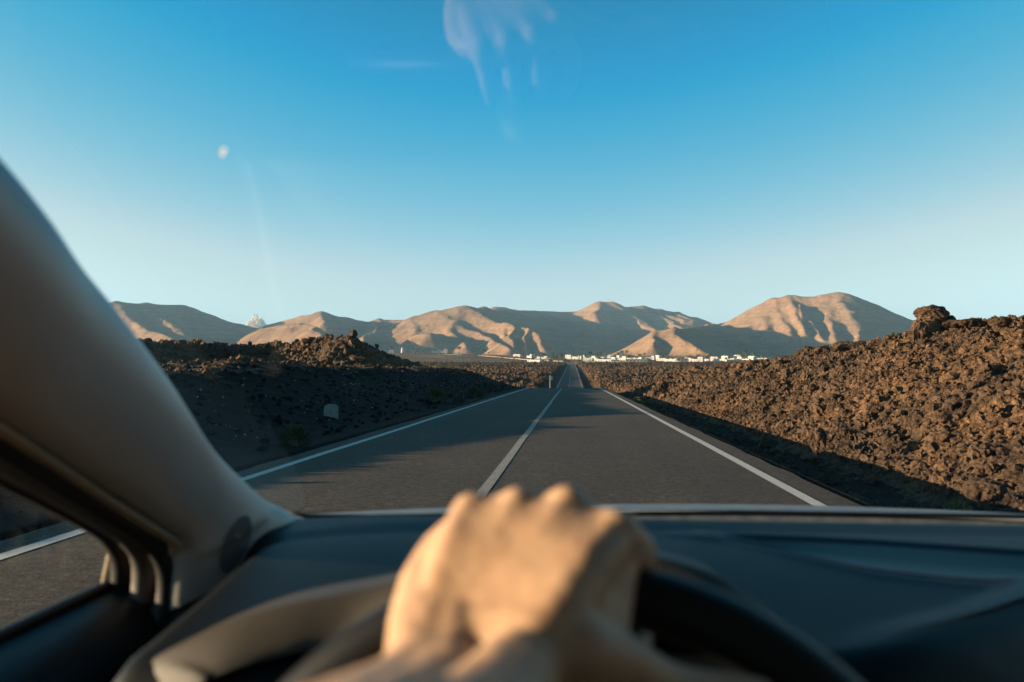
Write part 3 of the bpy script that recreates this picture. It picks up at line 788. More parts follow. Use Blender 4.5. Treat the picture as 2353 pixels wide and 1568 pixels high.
def tree_proto(seed, mat, w=3.2, h=4.6):
    r_ = random.Random(seed); t = MB(); t.tube([(0,0,-.5),(.1,0,1),(0,.1,h*.5)], [.3,.24,.16], 8)
    for k in range(5):
        a = k * 1.26 + r_.uniform(-.3,.3); t.tube([(0,.1,h*.35),(w*.3*math.cos(a), w*.3*math.sin(a), h*.6),(w*.6*math.cos(a), w*.6*math.sin(a), h*.75)], [.14,.1,.05], 6)
    c = MB(); blobs = [(Vector((r_.uniform(-1,1)*w*.6, r_.uniform(-1,1)*w*.6, h*r_.uniform(.45,.9))), w*r_.uniform(.35,.6)) for _ in range(9)]
    for _ in range(750):
        q, rad = r_.choice(blobs); d = Vector((r_.gauss(0,1), r_.gauss(0,1), r_.gauss(0,1))).normalized()
        p_ = q + d * rad * r_.uniform(.75, 1.05)
        if p_.z < h * .3: continue
        u = Vector((r_.gauss(0,1), r_.gauss(0,1), r_.gauss(0,1))).normalized() * r_.uniform(.22,.42); v_ = d.cross(u).normalized() * u.length * .8
        c.add([p_ - u, p_ + v_*.6, p_ + u, p_ - v_*.6], [(0,1,2,3)])
    o = empty('round_tree'); return o, [t.build('trunk', M_BARK, o, True), c.build('crown', mat, o)]
PALMS = [palm_proto(1, 7), palm_proto(2, 8.5), palm_proto(3, 5.5)]
TREES = [tree_proto(4, M_TREE), tree_proto(5, M_TREE, 3.8, 4.2), tree_proto(6, M_OLIVE, 3.4, 3.6)]
used = set()
def put_tree(lst, i, px, dist, sc, label, grp, cat):
    o0, chs = lst[i]; key = o0.name
    o = o0 if key not in used else copy_tree(o0, chs); used.add(key)
    q = P(px, 820, dist); o.location = (q.x, q.y, land(q.x, q.y) - .1); sc *= 1.35; o.scale = (sc, sc, sc); o.rotation_euler = (0, 0, random.uniform(0, 6.28))
    tag(o, label, cat, grp)
GP, GT = 'palms of the village', 'round trees of the village'
PL = [(898,1490,1.25,'palm left of the windmill, tallest on the left rise'),(948,1520,.8,'small palm just right of the windmill'),(958,1500,.7,'second small palm right of the windmill'),(973,1500,.6,'stubby palm left of the stepped farmhouse'),
 (1055,1430,1.3,'palm in front of the low farm building'),(1084,1480,1.2,'slender palm right of the low farm building'),(1113,1440,1.25,'tall palm standing alone on the tan slope'),(1124,1450,.6,'small palm beside the tall lone palm'),
 (1201,1450,.9,'palm right of the lone white house'),(1250,1340,1.0,'palm in front of the long left house'),(1270,1300,1.0,'palm left of the dark round tree'),(1280,1290,.9,'palm right of the dark round tree'),(1291,1250,1.1,'palm at the road end, left side'),
 (1313,1350,1.15,'palm between the first houses right of the road'),(1331,1370,1.2,'palm between the two tall white houses'),(1345,1320,.9,'palm with its crown over a flat roof'),(1356,1200,1.2,'palm in front of the wide upper-storey house'),
 (1372,1380,1.3,'tall palm left of the terrace'),(1380,1400,1.2,'tall palm over the terrace'),(1389,1440,1.3,'palm at the back of the terrace'),(1421,1480,1.3,'palm left of the mound grove'),(1429,1500,1.4,'highest palm of the mound grove'),(1440,1500,1.2,'palm in the middle of the mound grove'),
 (1652,1200,1.0,'palm beside the tall block with dark windows'),(1697,1330,1.2,'palm over the bright row'),(1702,1340,1.1,'second palm over the bright row'),(1690,1260,.9,'palm clump edge, left of the raised house'),(1731,1400,1.2,'palm above the right part of the village'),(1713,1300,1.3,'palm rising behind the two-storey house'),(1470,1450,1.1,'palm at the foot of the tan mound'),(1481,1460,1.0,'second palm at the foot of the tan mound')]
for k, (px, d, sc, lab) in enumerate(PL): put_tree(PALMS, k % 3, px, d, sc, lab, GP, 'palm tree')
TL = [(0,1274,1320,1.35,'dark round tree left of the road end, widest there'),(1,1228,1400,.9,'dark tree behind the half hidden house'),(2,1245,1200,.8,'olive bush at the lava edge left of the road'),(2,1221,1250,.8,'olive tree before the pale wall'),
 (2,1265,1180,1.0,'olive tree nearest the road on its left'),(0,1297,1150,.9,'small tree at the very end of the road, left side'),(2,1308,1150,.7,'small olive tree at the very end of the road, right side'),(0,1376,1290,.9,'dark tree in front of the terrace'),
 (1,1432,1460,1.4,'dark tree at the left of the mound grove'),(0,1446,1470,1.3,'dark tree at the right of the mound grove'),(2,1455,1440,1.3,'olive tree below the mound grove'),(1,1410,1440,1.1,'dark tree among the terrace roofs'),
 (2,1490,1240,1.0,'olive tree over the cream building'),(2,1575,1110,1.25,'wide olive bush around the foot of the tall pole'),(1,1585,1330,1.3,'first of three round trees right of the pole'),(0,1603,1340,1.4,'second of three round trees right of the pole'),(1,1624,1340,1.3,'third of three round trees right of the pole'),
 (0,1613,1300,.9,'small dark tree beneath the three round ones'),(2,1665,1420,1.2,'olive tree on the upper row of houses'),(2,1680,1410,1.4,'tallest olive tree before the shaded slope'),(0,1655,1440,1.1,'dark tree left on the upper row'),(1,1725,1430,1.1,'dark tree right on the upper row'),
 (0,1557,1250,.8,'small dark tree just left of the tall pole'),(0,1776,1250,1.1,'dark tree past the last house on the right'),(2,1768,1280,.9,'olive tree past the last house on the right'),(2,1788,1260,.8,'small olive tree at the far right of the plain'),(1,1520,1380,1.0,'dark tree behind the highest house'),(0,1535,1400,1.0,'dark tree at the base of the tan mound')]
for i, px, d, sc, lab in TL: put_tree(TREES, i, px, max(1060, d - (70 if px < 1560 else 110)), sc, lab, GT, 'tree')

# ------------------------------------------------------------------ poles, masts, signs
def pole(px, dist, h, label, r_=.16, arm=True):
    q = P(px, 825, dist); o = empty('utility_pole', (q.x, q.y, land(q.x, q.y)))
    m_ = MB(); m_.tube([(0,0,-1),(0,0,h)], [r_*1.25, r_], 10); m_.build('shaft', M_POLE, o, True)
    if arm:
        m_ = MB(); m_.box((-1.0, -.1, h-.7), (1.0, .1, h-.5)); m_.build('crossarm', M_POLE, o)
        for k in (-.8, 0.0, .8): m_ = MB(); m_.lathe([(.07,h-.49),(.11,h-.35),(.05,h-.15)], 8, (k,0,0)); m_.build('insulator', M_GALV, o)
    tag(o, label, 'utility pole', 'wooden poles about the village')
pole(1574, 1000, 12.5, 'tallest wooden pole, standing in front of the olive bush', .3)
pole(1229, 1300, 11, 'wooden pole left of the road end, second from the left', .22)
pole(1210, 1350, 10, 'wooden pole furthest left on the plain', .22)
pole(1276, 1230, 9, 'wooden pole beside the dark round tree', .2)
pole(1748, 1190, 9, 'short brown pole over the right part of the village', .3, False)
pole(1451, 1500, 12, 'wooden pole rising over the mound grove', .22)
M_RW = plain('mast_red', (.45, .07, .05), .6); M_MW = plain('mast_white', (.7, .7, .7), .6)
for k, (px, h, lab) in enumerate([(1386.5, 27, 'leftmost red and white mast on the summit'), (1393, 22, 'second mast from the left on the summit'), (1399, 18, 'shortest mast, centre of the summit group'), (1402.5, 24, 'fourth mast from the left on the summit'), (1407, 26, 'rightmost mast on the summit')]):
    q = P(px, 699, 4150); zt = land(q.x, q.y); o = empty('radio_mast', (q.x, q.y, zt - 2))
    for j in range(4):
        m_ = MB(); z0 = j * (h + 2) / 4; z1 = (j + 1) * (h + 2) / 4
        for a in range(3):
            c0 = Vector((1.1 * math.cos(a*2.09), 1.1 * math.sin(a*2.09), 0)); c1 = Vector((1.1 * math.cos((a+1)*2.09), 1.1 * math.sin((a+1)*2.09), 0))
            m_.tube([c0 + Vector((0,0,z0)), c0 + Vector((0,0,z1))], .22, 5); m_.tube([c0 + Vector((0,0,z0)), c1 + Vector((0,0,(z0+z1)/2)), c0 + Vector((0,0,z1))], .14, 4)
        m_.build('lattice_section', M_RW if j % 2 else M_MW, o)
    m_ = MB(); m_.lathe([(.2,0),(1.3,.5),(1.3,1.0),(.2,1.1)], 12, (1.2,-1.4,h*.6)); m_.build('dish', M_MW, o)
    tag(o, lab, 'mast', 'masts on the summit')
q = P(1397, 699, 4155); o = empty('transmitter_hut', (q.x, q.y, land(q.x, q.y) - 1)); m_ = MB(); m_.box((-9,-3,0), (9,3,4)); m_.build('wall', M_MW, o); m_ = MB(); m_.box((-9.4,-3.4,4.01), (9.4,3.4,4.5)); m_.build('roof', M_TRACK, o)
m_ = MB(); m_.box((-1,-3.1,0), (1,-3.003,3)); m_.build('door', M_GREEN, o); tag(o, 'low hut at the feet of the summit masts', 'hut')

# marker post with its small sign left of the road past the dip
q = P(1263.5, 868, 165)
zb = float(ground(np.array([q.x]), np.array([q.y]))[0])
M_POSTW = plain('pale_post', (.55, .45, .32), .7)
o = empty('marker_post', (q.x, q.y, zb)); ht = P(1263.5, 863.0, 165).z - zb
m_ = MB(); m_.box((-.11,-.06,-.3), (.11,.06,ht)); m_.build('post', M_POSTW, o)
m_ = MB(); m_.box((.0,.065,ht-1.0), (.55,.10,ht-.1)); m_.build('sign_plate', M_GALV, o)
tag(o, 'thin pale post with a small grey plate left of the road past the crest', 'marker post')
for px, lab, sx in ((1291, 'small grey road sign on the left where the road enters the village', -1), (1323.5, 'small round red and white sign on the right where the road enters the village', 1)):
    q = P(px, 835, 905); zb = float(ground(np.array([q.x]), np.array([q.y]))[0]); o = empty('road_sign', (q.x, q.y, zb))
    m_ = MB(); m_.tube([(0,0,-.5),(0,0,3.4)], .09, 8); m_.build('post', M_GALV, o)
    if sx < 0: m_ = MB(); m_.box((-1.2,-.12,1.9), (1.2,-.09,3.3)); m_.build('sign_plate', M_MW, o)
    else:
        m_ = MB(); m_.tube([(0,-.10,2.8),(0,-.16,2.8)], .75, 20, up=(0,0,1)); m_.build('sign_plate', M_RW, o)
        m_ = MB(); m_.tube([(0,-.161,2.8),(0,-.18,2.8)], .5, 20); m_.build('sign_face', M_MW, o)
    tag(o, lab, 'road sign')

# ------------------------------------------------------------------ roadside things close by
M_STONE = plain('milestone_concrete', (.20, .21, .20), .9, bump=.6, bscale=60, var=.25, vscale=9)
q = P(760, 975, 19.3); zb = float(ground(np.array([q.x]), np.array([q.y]), False)[0])
prof = [(-.17, -.2), (.17, -.2), (.17, .42)] + [(.17*math.cos(a), .42 + .075*math.sin(a)) for a in [math.pi*k/12 for k in range(1, 12)]] + [(-.17, .42)]
m_ = MB(); n = len(prof); zz = P(760, 930, 19.3).z - zb - .49
m_.add([(x, -.08, z) for x, z in prof] + [(x, .08, z) for x, z in prof], [tuple(range(n)), tuple(range(2*n-1, n-1, -1))] + [(k, n+k, n+(k+1) % n, (k+1) % n) for k in range(n)])
o = m_.build('milestone', M_STONE); o.location = (q.x, q.y, zb + zz); o.rotation_euler = (0, R(1.5), R(14))
tag(o, 'grey round-topped kilometre stone on the black bank left of the road', 'milestone')
if zz > .05:
    pass
M_SHG = leafmat('shrub_green', (.03, .048, .018), (.07, .09, .035)); M_SHY = leafmat('shrub_yellow', (.09, .105, .03), (.19, .19, .07)); M_SHP = leafmat('shrub_grey', (.04, .05, .035), (.08, .09, .065))
def shrub(px, py, dist, w, h, mat, label, n=420):
    q = P(px, py, dist); zb = float(ground(np.array([q.x]), np.array([q.y]))[0]); r_ = random.Random(int(px))
    o = empty('shrub', (q.x, q.y, zb)); c = MB(); s = MB()
    for k in range(9):
        a = r_.uniform(0, 6.28); e = r_.uniform(.4, 1.3); s.tube([(0,0,-.05),(w*.25*math.cos(a)*math.cos(e), w*.25*math.sin(a)*math.cos(e), h*.5*math.sin(e))], [.012,.006], 5)
    for k in range(n):
        a = r_.uniform(0, 6.28); e = r_.uniform(.05, 1.5); L = r_.uniform(.45, 1.0)
        p_ = Vector((w*.5*L*math.cos(a)*math.cos(e), w*.5*L*math.sin(a)*math.cos(e), h*L*math.sin(e)))
        d = (p_.normalized() + Vector((r_.gauss(0,.3), r_.gauss(0,.3), r_.gauss(0,.3)))).normalized() * r_.uniform(.08, .16) * max(w, .5)
        sd = d.cross(Vector((r_.gauss(0,1), r_.gauss(0,1), r_.gauss(0,1)))).normalized() * .014 * max(1, dist/22)
        c.add([p_ - sd, p_ + sd, p_ + d + sd*.3, p_ + d - sd*.3], [(0,1,2,3)])
    s.build('stem', M_BARK, o); c.build('foliage', mat, o); tag(o, label, 'shrub', 'shrubs along the verges')
shrub(676,1043,13.4,.62,.34,M_SHG,'green shrub at the road edge below the kilometre stone')
shrub(1000,922,32,1.1,.6,M_SHG,'green shrub half way up the black bank',600)
shrub(1090,906,42,1.2,.5,M_SHG,'second green shrub up the black bank, further along')
shrub(1125,884,55,1.5,.6,M_SHP,'greyish shrub in the dark near the end of the black bank')
shrub(1052,925,33,.6,.3,M_SHP,'small grey tuft between the bank shrubs')
shrub(1467,918,40,.42,.24,M_SHY,'small bright yellow-green shrub in the ditch, the nearer of two')
shrub(1464,906,45,.75,.42,M_SHY,'bright yellow-green shrub pair at the lava foot beyond the nearer one')
shrub(2202,1078,10.2,.40,.24,M_SHY,'yellow-green tuft on the near lava slope')

# boulders that stand out
def boulder(px, py, dist, size, seed, label, squash=(1,1,1), rot=0.0, dz=0.0):
    V, F = rockvar(3, seed, .0); r_ = np.random.default_rng(seed)
    n1 = fbm(V[:,0]*2.2 + seed, V[:,1]*2.2 + V[:,2]*1.7, 4, seed) * .34; n2 = fbm(V[:,0]*7 + V[:,2]*5, V[:,1]*7 + V[:,2]*3, 3, seed+5) * .14
    V = V * (1 + n1 + n2)[:, None]; V = V * np.array(squash) * size
    q = P(px, py, dist); o = npmesh('boulder', V, F, M_LAVA); o.location = (q.x, q.y, q.z + dz); o.rotation_euler = (0, 0, rot)
    tag(o, label, 'boulder', 'boulders along the lava crest')
boulder(2143,722,27.5,.46,11,'big block perched on top of the right lava crest', (1.2,.9,.72))
boulder(2122,772,27.3,.62,12,'tall leaning slab under the perched block', (.8,.8,1.35), .3)
boulder(2164,768,28,.58,22,'broken block behind the leaning slab', (1.1,.9,1.15))
boulder(2240,742,22.5,.24,13,'jagged block on the crest right of the perched block', (1.5,.8,.7))
boulder(2300,740,21.5,.2,14,'narrow stone on the crest near the picture edge', (1.2,.8,.8))
boulder(2192,745,25,.26,24,'blunt stone between perched block and jagged block', (1.3,.9,.7))
boulder(1895,806,40,.62,15,'dark craggy block on the middle of the right crest', (1.3,.9,.75))
boulder(1850,824,42,.55,16,'smaller craggy block left of the dark craggy one', (.9,.9,1.0))
boulder(1960,800,36,.6,17,'wide block in the notch of the right crest', (1.5,.9,.7))
boulder(1722,842,52,.62,18,'round boulder in front of the bright village row', (1.15,.9,.8))
boulder(1521,886,48,.48,19,'upright rock beside the ditch, left end of the slope', (.7,.7,1.0))
boulder(1876,1008,14.2,.21,20,'pale rounded stone at the foot of the slope', (.8,.8,1.1))
boulder(2262,1128,9.4,.20,21,'rounded stone low at the right picture edge', (1.1,.9,.9))
boulder(803,786,61,.45,25,'rugged lava knob on top of the left ridge', (1.2,1.2,1.0))
boulder(796,785,60.5,.32,26,'small stone on top of the lava knob', (1,1,.9))
boulder(615,799,67,.26,27,'lump on the left ridge, half way along', (1.6,1,.8))
# ------------------------------------------------------------------ the car round the camera
M_PLASTIC = plain('grey_trim_plastic', (.30, .285, .265), .30, spec=.75, bump=.25, bscale=900)
M_DASH = plain('dark_dash_plastic', (.002, .0045, .007), .5, bump=.25, bscale=800, spec=.24)
M_DASHL = plain('dash_insert_plastic', (.045, .046, .048), .5, bump=.3, bscale=900)
M_BLACK = plain('black_rubber', (.008, .008, .009), .6)
M_BEIGE = plain('beige_weatherstrip', (.22, .16, .09), .7)
M_HOOD = plain('hood_trim', (.030, .023, .015), .6, bump=.3, bscale=900)
M_BEIGES = plain('beige_cloth', (.40, .31, .21), .9, var=.1, vscale=60)
M_PAINTC = plain('silver_blue_paint', (.20, .215, .235), .35, .35, bump=.0, coat=.3)
M_LEATHER = plain('black_leather', (.007, .008, .010), .45, bump=.2, bscale=900, spec=.35)
M_GRILLE = plain('speaker_cloth', (.10, .095, .09), .8, bump=.6, bscale=1500)
M_LCD = plain('gauge_glass', (.05, .055, .065), .15)
def glassmat(name, k):
    m = bpy.data.materials.new(name); m.use_nodes = True; nt = m.node_tree; nt.nodes.clear()
    out = nt.nodes.new('ShaderNodeOutputMaterial'); tr = nt.nodes.new('ShaderNodeBsdfTransparent'); gl = nt.nodes.new('ShaderNodeBsdfGlossy')
    tr.inputs[0].default_value = (.97, .985, .98, 1); gl.inputs['Roughness'].default_value = .0; gl.inputs['Color'].default_value = (k, k, k, 1)
    lw = nt.nodes.new('ShaderNodeLayerWeight'); lw.inputs[0].default_value = .5
    pw = nt.nodes.new('ShaderNodeMath'); pw.operation = 'POWER'; pw.inputs[1].default_value = 5; nt.links.new(lw.outputs['Facing'], pw.inputs[0])
    fr = nt.nodes.new('ShaderNodeMath'); fr.operation = 'MULTIPLY_ADD'; fr.inputs[1].default_value = .92; fr.inputs[2].default_value = .08; nt.links.new(pw.outputs[0], fr.inputs[0])
    mx = nt.nodes.new('ShaderNodeMixShader'); nt.links.new(fr.outputs[0], mx.inputs[0]); nt.links.new(tr.outputs[0], mx.inputs[1]); nt.links.new(gl.outputs[0], mx.inputs[2]); nt.links.new(mx.outputs[0], out.inputs[0])
    return m
M_GLASS = glassmat('car_glass', 1.0)
car = empty('car', (0.3, 1.3, 0.0))
tag(car, 'car on the road seen from its driver seat, dark dashboard and grey pillar', 'car')
CARINV = Matrix.Translation((-0.3, -1.3, 0))
def part(name, mb, mat, smooth=True, parent=None):
    o = mb.build(name, mat, parent or car, smooth)
    if parent is None: o.data.transform(CARINV)
    else: o.data.transform(CARINV)
    return o
def autosmooth(o, ang=40):
    o.data.set_sharp_from_angle(angle=R(ang))

def lerp(a, b, t): return a + (b - a) * t
# --- windscreen pillar trim
PR = [(-600,-350,.33),(-250,80,.43),(-8,370,.53),(112,540,.60),(241,698,.68),(374,880,.78),(475,1020,.87),(551,1100,.93),(608,1150,.98),(660,1178,1.01),(712,1203,1.035)]
PL_ = [(-700,500,.36),(-300,782,.47),(0,975,.57),(130,1060,.64),(230,1124,.70),(320,1183,.76),(380,1222,.81),(406,1243,.83),(412,1290,.84),(408,1340,.845),(400,1400,.85)]
pr = catmull([P(*p) for p in PR], 6); pl = catmull([P(*p) for p in PL_], 6)
rows = []
for i_, (a, b) in enumerate(zip(pr, pl)):
    row = []
    ab = b - a; L = ab.length; t_ = (pr[min(i_+1, len(pr)-1)] - pr[max(i_-1, 0)]).normalized()
    n_ = ab.cross(t_).normalized()
    if n_.dot(Vector((0, 0, EYE)) - a) < 0: n_ = -n_            # towards the cabin
    prof = [(-.02, -.034), (-.008, -.018), (.004, -.002), (.03, .010), (.07, .020), (.12, .029), (.19, .037), (.28, .0425), (.38, .046), (.5, .047), (.66, .0435), (.8, .035), (.91, .022), (.97, .009), (1.0, -.004), (1.0, -.02)]
    for u, h in prof: row.append(a + ab * u + n_ * h * min(1, L / .14) * .9)
    rows.append(row)
mb = MB(); mb.grid(rows); pillar = part('pillar_trim', mb, M_PLASTIC)
# speaker grille let into the pillar foot
from mathutils.bvhtree import BVHTree
bvh = BVHTree.FromPolygons([tuple(q) for r_ in rows for q in r_], [(i*len(rows[0])+j, i*len(rows[0])+j+1, (i+1)*len(rows[0])+j+1, (i+1)*len(rows[0])+j) for i in range(len(rows)-1) for j in range(len(rows[0])-1)])
def on_pillar(px, py, off):
    o_ = Vector((0,0,EYE)); d = (P(px, py, 1.0) - o_).normalized(); hit = bvh.ray_cast(o_, d)
    q, n_ = (hit[0], hit[1]) if hit[0] is not None else (P(px, py, .86), -d)
    if n_.dot(d) > 0: n_ = -n_
    return q + n_ * off
def sp(a, k_):
    x = 31 * k_ * math.cos(a); y = 76 * k_ * math.sin(a); t = R(22)
    return 540 + x*math.cos(t) - y*math.sin(t), 1252 + x*math.sin(t) + y*math.cos(t)
mb = MB(); mb.grid([[on_pillar(*sp(2*math.pi*k/40, r_), off) for k in range(41)] for r_, off in ((1.04, -.0005), (1.0, .0013), (.95, .0013), (.92, .0006))]); part('speaker_rim', mb, M_PLASTIC, True, pillar)
mb = MB(); mb.grid([[on_pillar(*sp(2*math.pi*k/40, r_), .0007) for k in range(41)] for r_ in (.93, .7, .45, .2, .02)]); part('speaker_grille', mb, M_GRILLE, True, pillar)

# --- door frame and seals beside the pillar
def band(name, pts, w, mat, n=12, flat=.6, parent=None):
    c = catmull([P(*p[:3]) for p in pts], 8); mb = MB(); mb.tube(c, w, n, True, flat); return part(name, mb, mat, True, parent)
band('weatherstrip', [(-700,515,.36),(-300,795,.465),(0,988,.565),(130,1072,.635),(230,1138,.695),(320,1196,.75),(380,1234,.80),(402,1252,.82),(400,1270,.825)], .0062, M_BEIGE)
band('door_seal', [(-700,545,.38),(-300,828,.49),(0,1018,.59),(130,1100,.66),(230,1160,.72),(310,1212,.78),(355,1250,.83),(382,1300,.85),(385,1360,.86),(372,1440,.86)], .0115, M_BLACK, flat=1.0)
dfr = band('door_frame', [(-700,590,.39),(-300,862,.51),(0,1048,.61),(110,1112,.67),(215,1172,.73),(285,1218,.80),(325,1270,.86),(332,1330,.88),(318,1440,.88)], .0135, plain('door_frame_trim', (.085, .078, .072), .55), flat=1.0)
band('window_rubber', [(-700,640,.41),(-300,905,.53),(0,1080,.63),(110,1138,.69),(200,1188,.75),(252,1228,.82),(280,1280,.88),(280,1340,.90),(262,1440,.90)], .0125, M_BLACK, flat=1.0)
band('window_channel', [(262,1215,.90),(258,1260,.915),(246,1320,.915),(232,1385,.91),(220,1440,.91)], .0048, M_BEIGE, flat=1.0)
band('window_channel', [(172,1440,.93),(186,1400,.94),(196,1360,.95)], .005, M_BEIGE)
# triangle filler between trim and door, behind the seals
mb = MB(); c1 = catmull([P(415,1245,.86), P(425,1300,.87), P(420,1420,.87)], 5); c2 = catmull([P(250,1215,.90), P(262,1300,.92), P(250,1450,.92)], 5)
mb.grid([[a + Vector((0,.02,0)), b + Vector((0,.02,0))] for a, b in zip(c1, c2)]); part('sill_filler', mb, M_BLACK)

# --- door: belt line and panel
mb = MB(); rows = []
yy = [-.75, -.3, .1, .4, .6, .7, .8, .88, .93, .97]
for y in yy:
    zt = EYE - .268 - .012 * (y - .7); xo = -.515
    rows.append([Vector(p) for p in ((xo-.10, y, zt-.9), (xo-.11, y, zt-.5), (xo-.085, y, zt-.03), (xo-.06, y, zt-.004), (xo-.02, y, zt), (xo+.02, y, zt-.003), (xo+.055, y, zt-.02), (xo+.07, y, zt-.06), (xo+.065, y, zt-.25), (xo+.10, y, zt-.32), (xo+.10, y, zt-.36), (xo+.06, y, zt-.42), (xo+.05, y, zt-.9))])
mb.grid(rows); door = part('door_panel', mb, M_DASH)
mb = MB(); mb.tube([(-.545, -.75, EYE-.262), (-.545, .5, EYE-.262), (-.54, .93, EYE-.266)], .006, 8); part('belt_seal', mb, M_BLACK)
mb = MB(); mb.grid([[Vector((-.548, y, EYE-.27)), Vector((-.50, y, EYE + min(.24, .24 - max(0, (y-.42))*.86)))] for y in (-.62, -.2, .2, .42, .6, .75, .9)]); part('side_window', mb, M_GLASS, False)
# B pillar, roof, rear
mb = MB(); mb.tube([(-.60,-.72,.25),(-.60,-.70,EYE-.28),(-.52,-.64,EYE+.0),(-.47,-.58,EYE+.26)], [.09,.09,.075,.06], 10); part('rear_pillar', mb, M_PLASTIC)
mb = MB(); rows = []
for y, z in ((.40,.235),(.30,.27),(0,.30),(-.6,.31),(-1.4,.26)):
    rows.append([Vector((x, y, EYE + z + dz)) for x, dz in ((-.49,-.045),(-.44,-.01),(-.2,.0),(.35,.012),(.9,.0),(1.14,-.01),(1.19,-.045))])
mb.grid(rows); o = part('roof_lining', mb, M_BEIGES)
mb = MB(); rows = [[v + Vector((0,0,.035)) for v in r_] for r_ in rows]; mb.grid(rows); part('roof', mb, M_PAINTC)
mb = MB(); mb.tube([(-.46,.405,EYE+.215),(.35,.43,EYE+.232),(1.16,.405,EYE+.215)], .02, 10, flat=.8); part('windscreen_header', mb, M_BLACK)
mb = MB(); mb.grid([[Vector((x, y, z)) for x in (-.6,.35,1.3)] for y, z in ((-1.45,EYE+.24),(-1.75,EYE-.1),(-1.8,.3))]); part('tailgate', mb, M_BEIGES)
mb = MB(); mb.grid([[Vector((x, y, .26)) for x in (-.62,.35,1.32)] for y in (-1.8,-.5,.6,1.25)]); part('floor_pan', mb, M_DASH, False)
def seat(x, mat):
    mb = MB(); rows = []
    for y, z, w in ((.28,.55,.22),(.26,.62,.25),(.0,.62,.26),(-.2,.60,.25),(-.26,.66,.25),(-.32,.85,.25),(-.38,1.05,.23),(-.42,1.18,.15),(-.45,1.20,.12),(-.47,1.1,.22),(-.46,.6,.24)):
        rows.append([Vector((x + w*s_, y + (.03 if abs(s_) == 1 and z > .64 else 0), z + (.03 if abs(s_) == 1 and z < .64 else 0))) for s_ in (-1,-.7,0,.7,1)])
    mb.grid(rows); return part('seat', mb, mat)
seat(0.0, plain('dark_cloth', (.02, .02, .022), .9)); seat(.72, M_BEIGES)
# right side door and pillar
mb = MB(); mb.box((1.24,-.9,.3), (1.33,1.0,EYE-.28)); part('passenger_door', mb, M_DASH, False)
mb = MB(); mb.tube([(1.10,.42,EYE+.22),(1.12,.75,EYE-.0),(1.14,1.08,EYE-.21)], .04, 10); part('passenger_pillar', mb, M_PLASTIC)

# --- windscreen
def gz(u):
    # rake of the glass: steeper near the roof
    z = .13 - .68 * (u - .53)
    if u < .52: z += .15 * (.52 - u) * min(1.0, (.52 - u) / .035) + .13 * max(0.0, .50 - u)
    return z
def gyo(x): return .070 * (1 - ((x - .36) / .75) ** 2)
def ws(x, u): return Vector((x, u + gyo(x), EYE + gz(u)))
mb = MB(); mb.grid([[ws(x, y) for x in np.linspace(-.40, 1.13, 40)] for y in np.linspace(.385, 1.06, 60)])
wsc = part('windscreen', mb, M_GLASS, True)
def on_glass(px, py):
    o_ = Vector((0,0,EYE)); d = P(px, py, 1.0) - o_
    t = .5
    for _ in range(40):
        q = o_ + d * t; e = (q.z - EYE) - gz(q.y - gyo(q.x)); t -= e * .6
    return o_ + d * t * .997
# bright double reflection in the glass, modelled as two translucent white beads
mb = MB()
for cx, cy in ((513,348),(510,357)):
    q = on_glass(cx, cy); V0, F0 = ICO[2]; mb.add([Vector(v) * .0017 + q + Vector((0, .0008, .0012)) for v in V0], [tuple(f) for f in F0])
m, nt, b = newmat('white_reflection_spot'); nt.nodes.remove(b); t_ = nt.nodes.new('ShaderNodeBsdfTranslucent'); t_.inputs[0].default_value = (1, 1, 1, 1)
nt.links.new(t_.outputs[0], nt.nodes['Material Output'].inputs[0]); part('glass_reflection_spots', mb, m, True, wsc)
# rubber line along the foot of the glass
mb = MB(); mb.tube([P(640,1170,1.03), P(705,1187,1.035), P(850,1188,1.05), P(1200,1183,1.06), P(1700,1178,1.06), P(2353,1188,1.05), P(2800,1200,1.04)], .0032, 8); part('glass_seal', mb, M_BLACK)

# --- bonnet seen through the foot of the glass
mb = MB(); rows = []
for y, z in ((1.285,-.30),(1.29,-.262),(1.294,-.2495),(1.302,-.2455),(1.315,-.2455),(1.34,-.2485),(1.42,-.2582),(1.5,-.2712),(1.6,-.296),(1.75,-.345),(2.0,-.44),(2.2,-.56),(2.25,-.75)):
    rows.append([Vector((x, y + .02*((x-.33)/.8)**2*-1, EYE + z - .024*((x-.33)/.8)**2)) for x in np.linspace(-.62, 1.28, 40)])
mb.grid(rows); m, nt, b = newmat('dusty_bonnet_paint'); tc = nt.nodes.new('ShaderNodeTexCoord')
c = ramp(nt, noise(nt, 26, 6, .7, tc.outputs['Object'], .5), [(.35, (.10, .115, .13)), (.55, (.17, .175, .18)), (.7, (.26, .25, .24))])
nt.links.new(c, b.inputs['Base Color']); b.inputs['Roughness'].default_value = .45; b.inputs['Metallic'].default_value = .2
part('bonnet', mb, m)
mb = MB(); mb.grid([[Vector((x, y, EYE + z - .022*((x-.33)/.8)**2)) for x in np.linspace(-.6, 1.26, 30)] for y, z in ((1.288,-.290),(1.22,-.30),(1.14,-.285),(1.10,-.262),(1.08,-.262))]); part('cowl_grille', mb, M_BLACK)
mb = MB(); mb.tube([(.20,1.225,EYE-.268),(.5,1.215,EYE-.262),(.85,1.20,EYE-.262),(1.1,1.19,EYE-.275)], [.005,.006,.007,.007], 8); wp = part('wiper', mb, M_BLACK)
mb = MB(); mb.tube([(.45,1.23,EYE-.254),(.72,1.225,EYE-.2495),(1.15,1.215,EYE-.2555)], .0035, 8); part('wiper_blade', mb, M_BEIGE, True, wp)

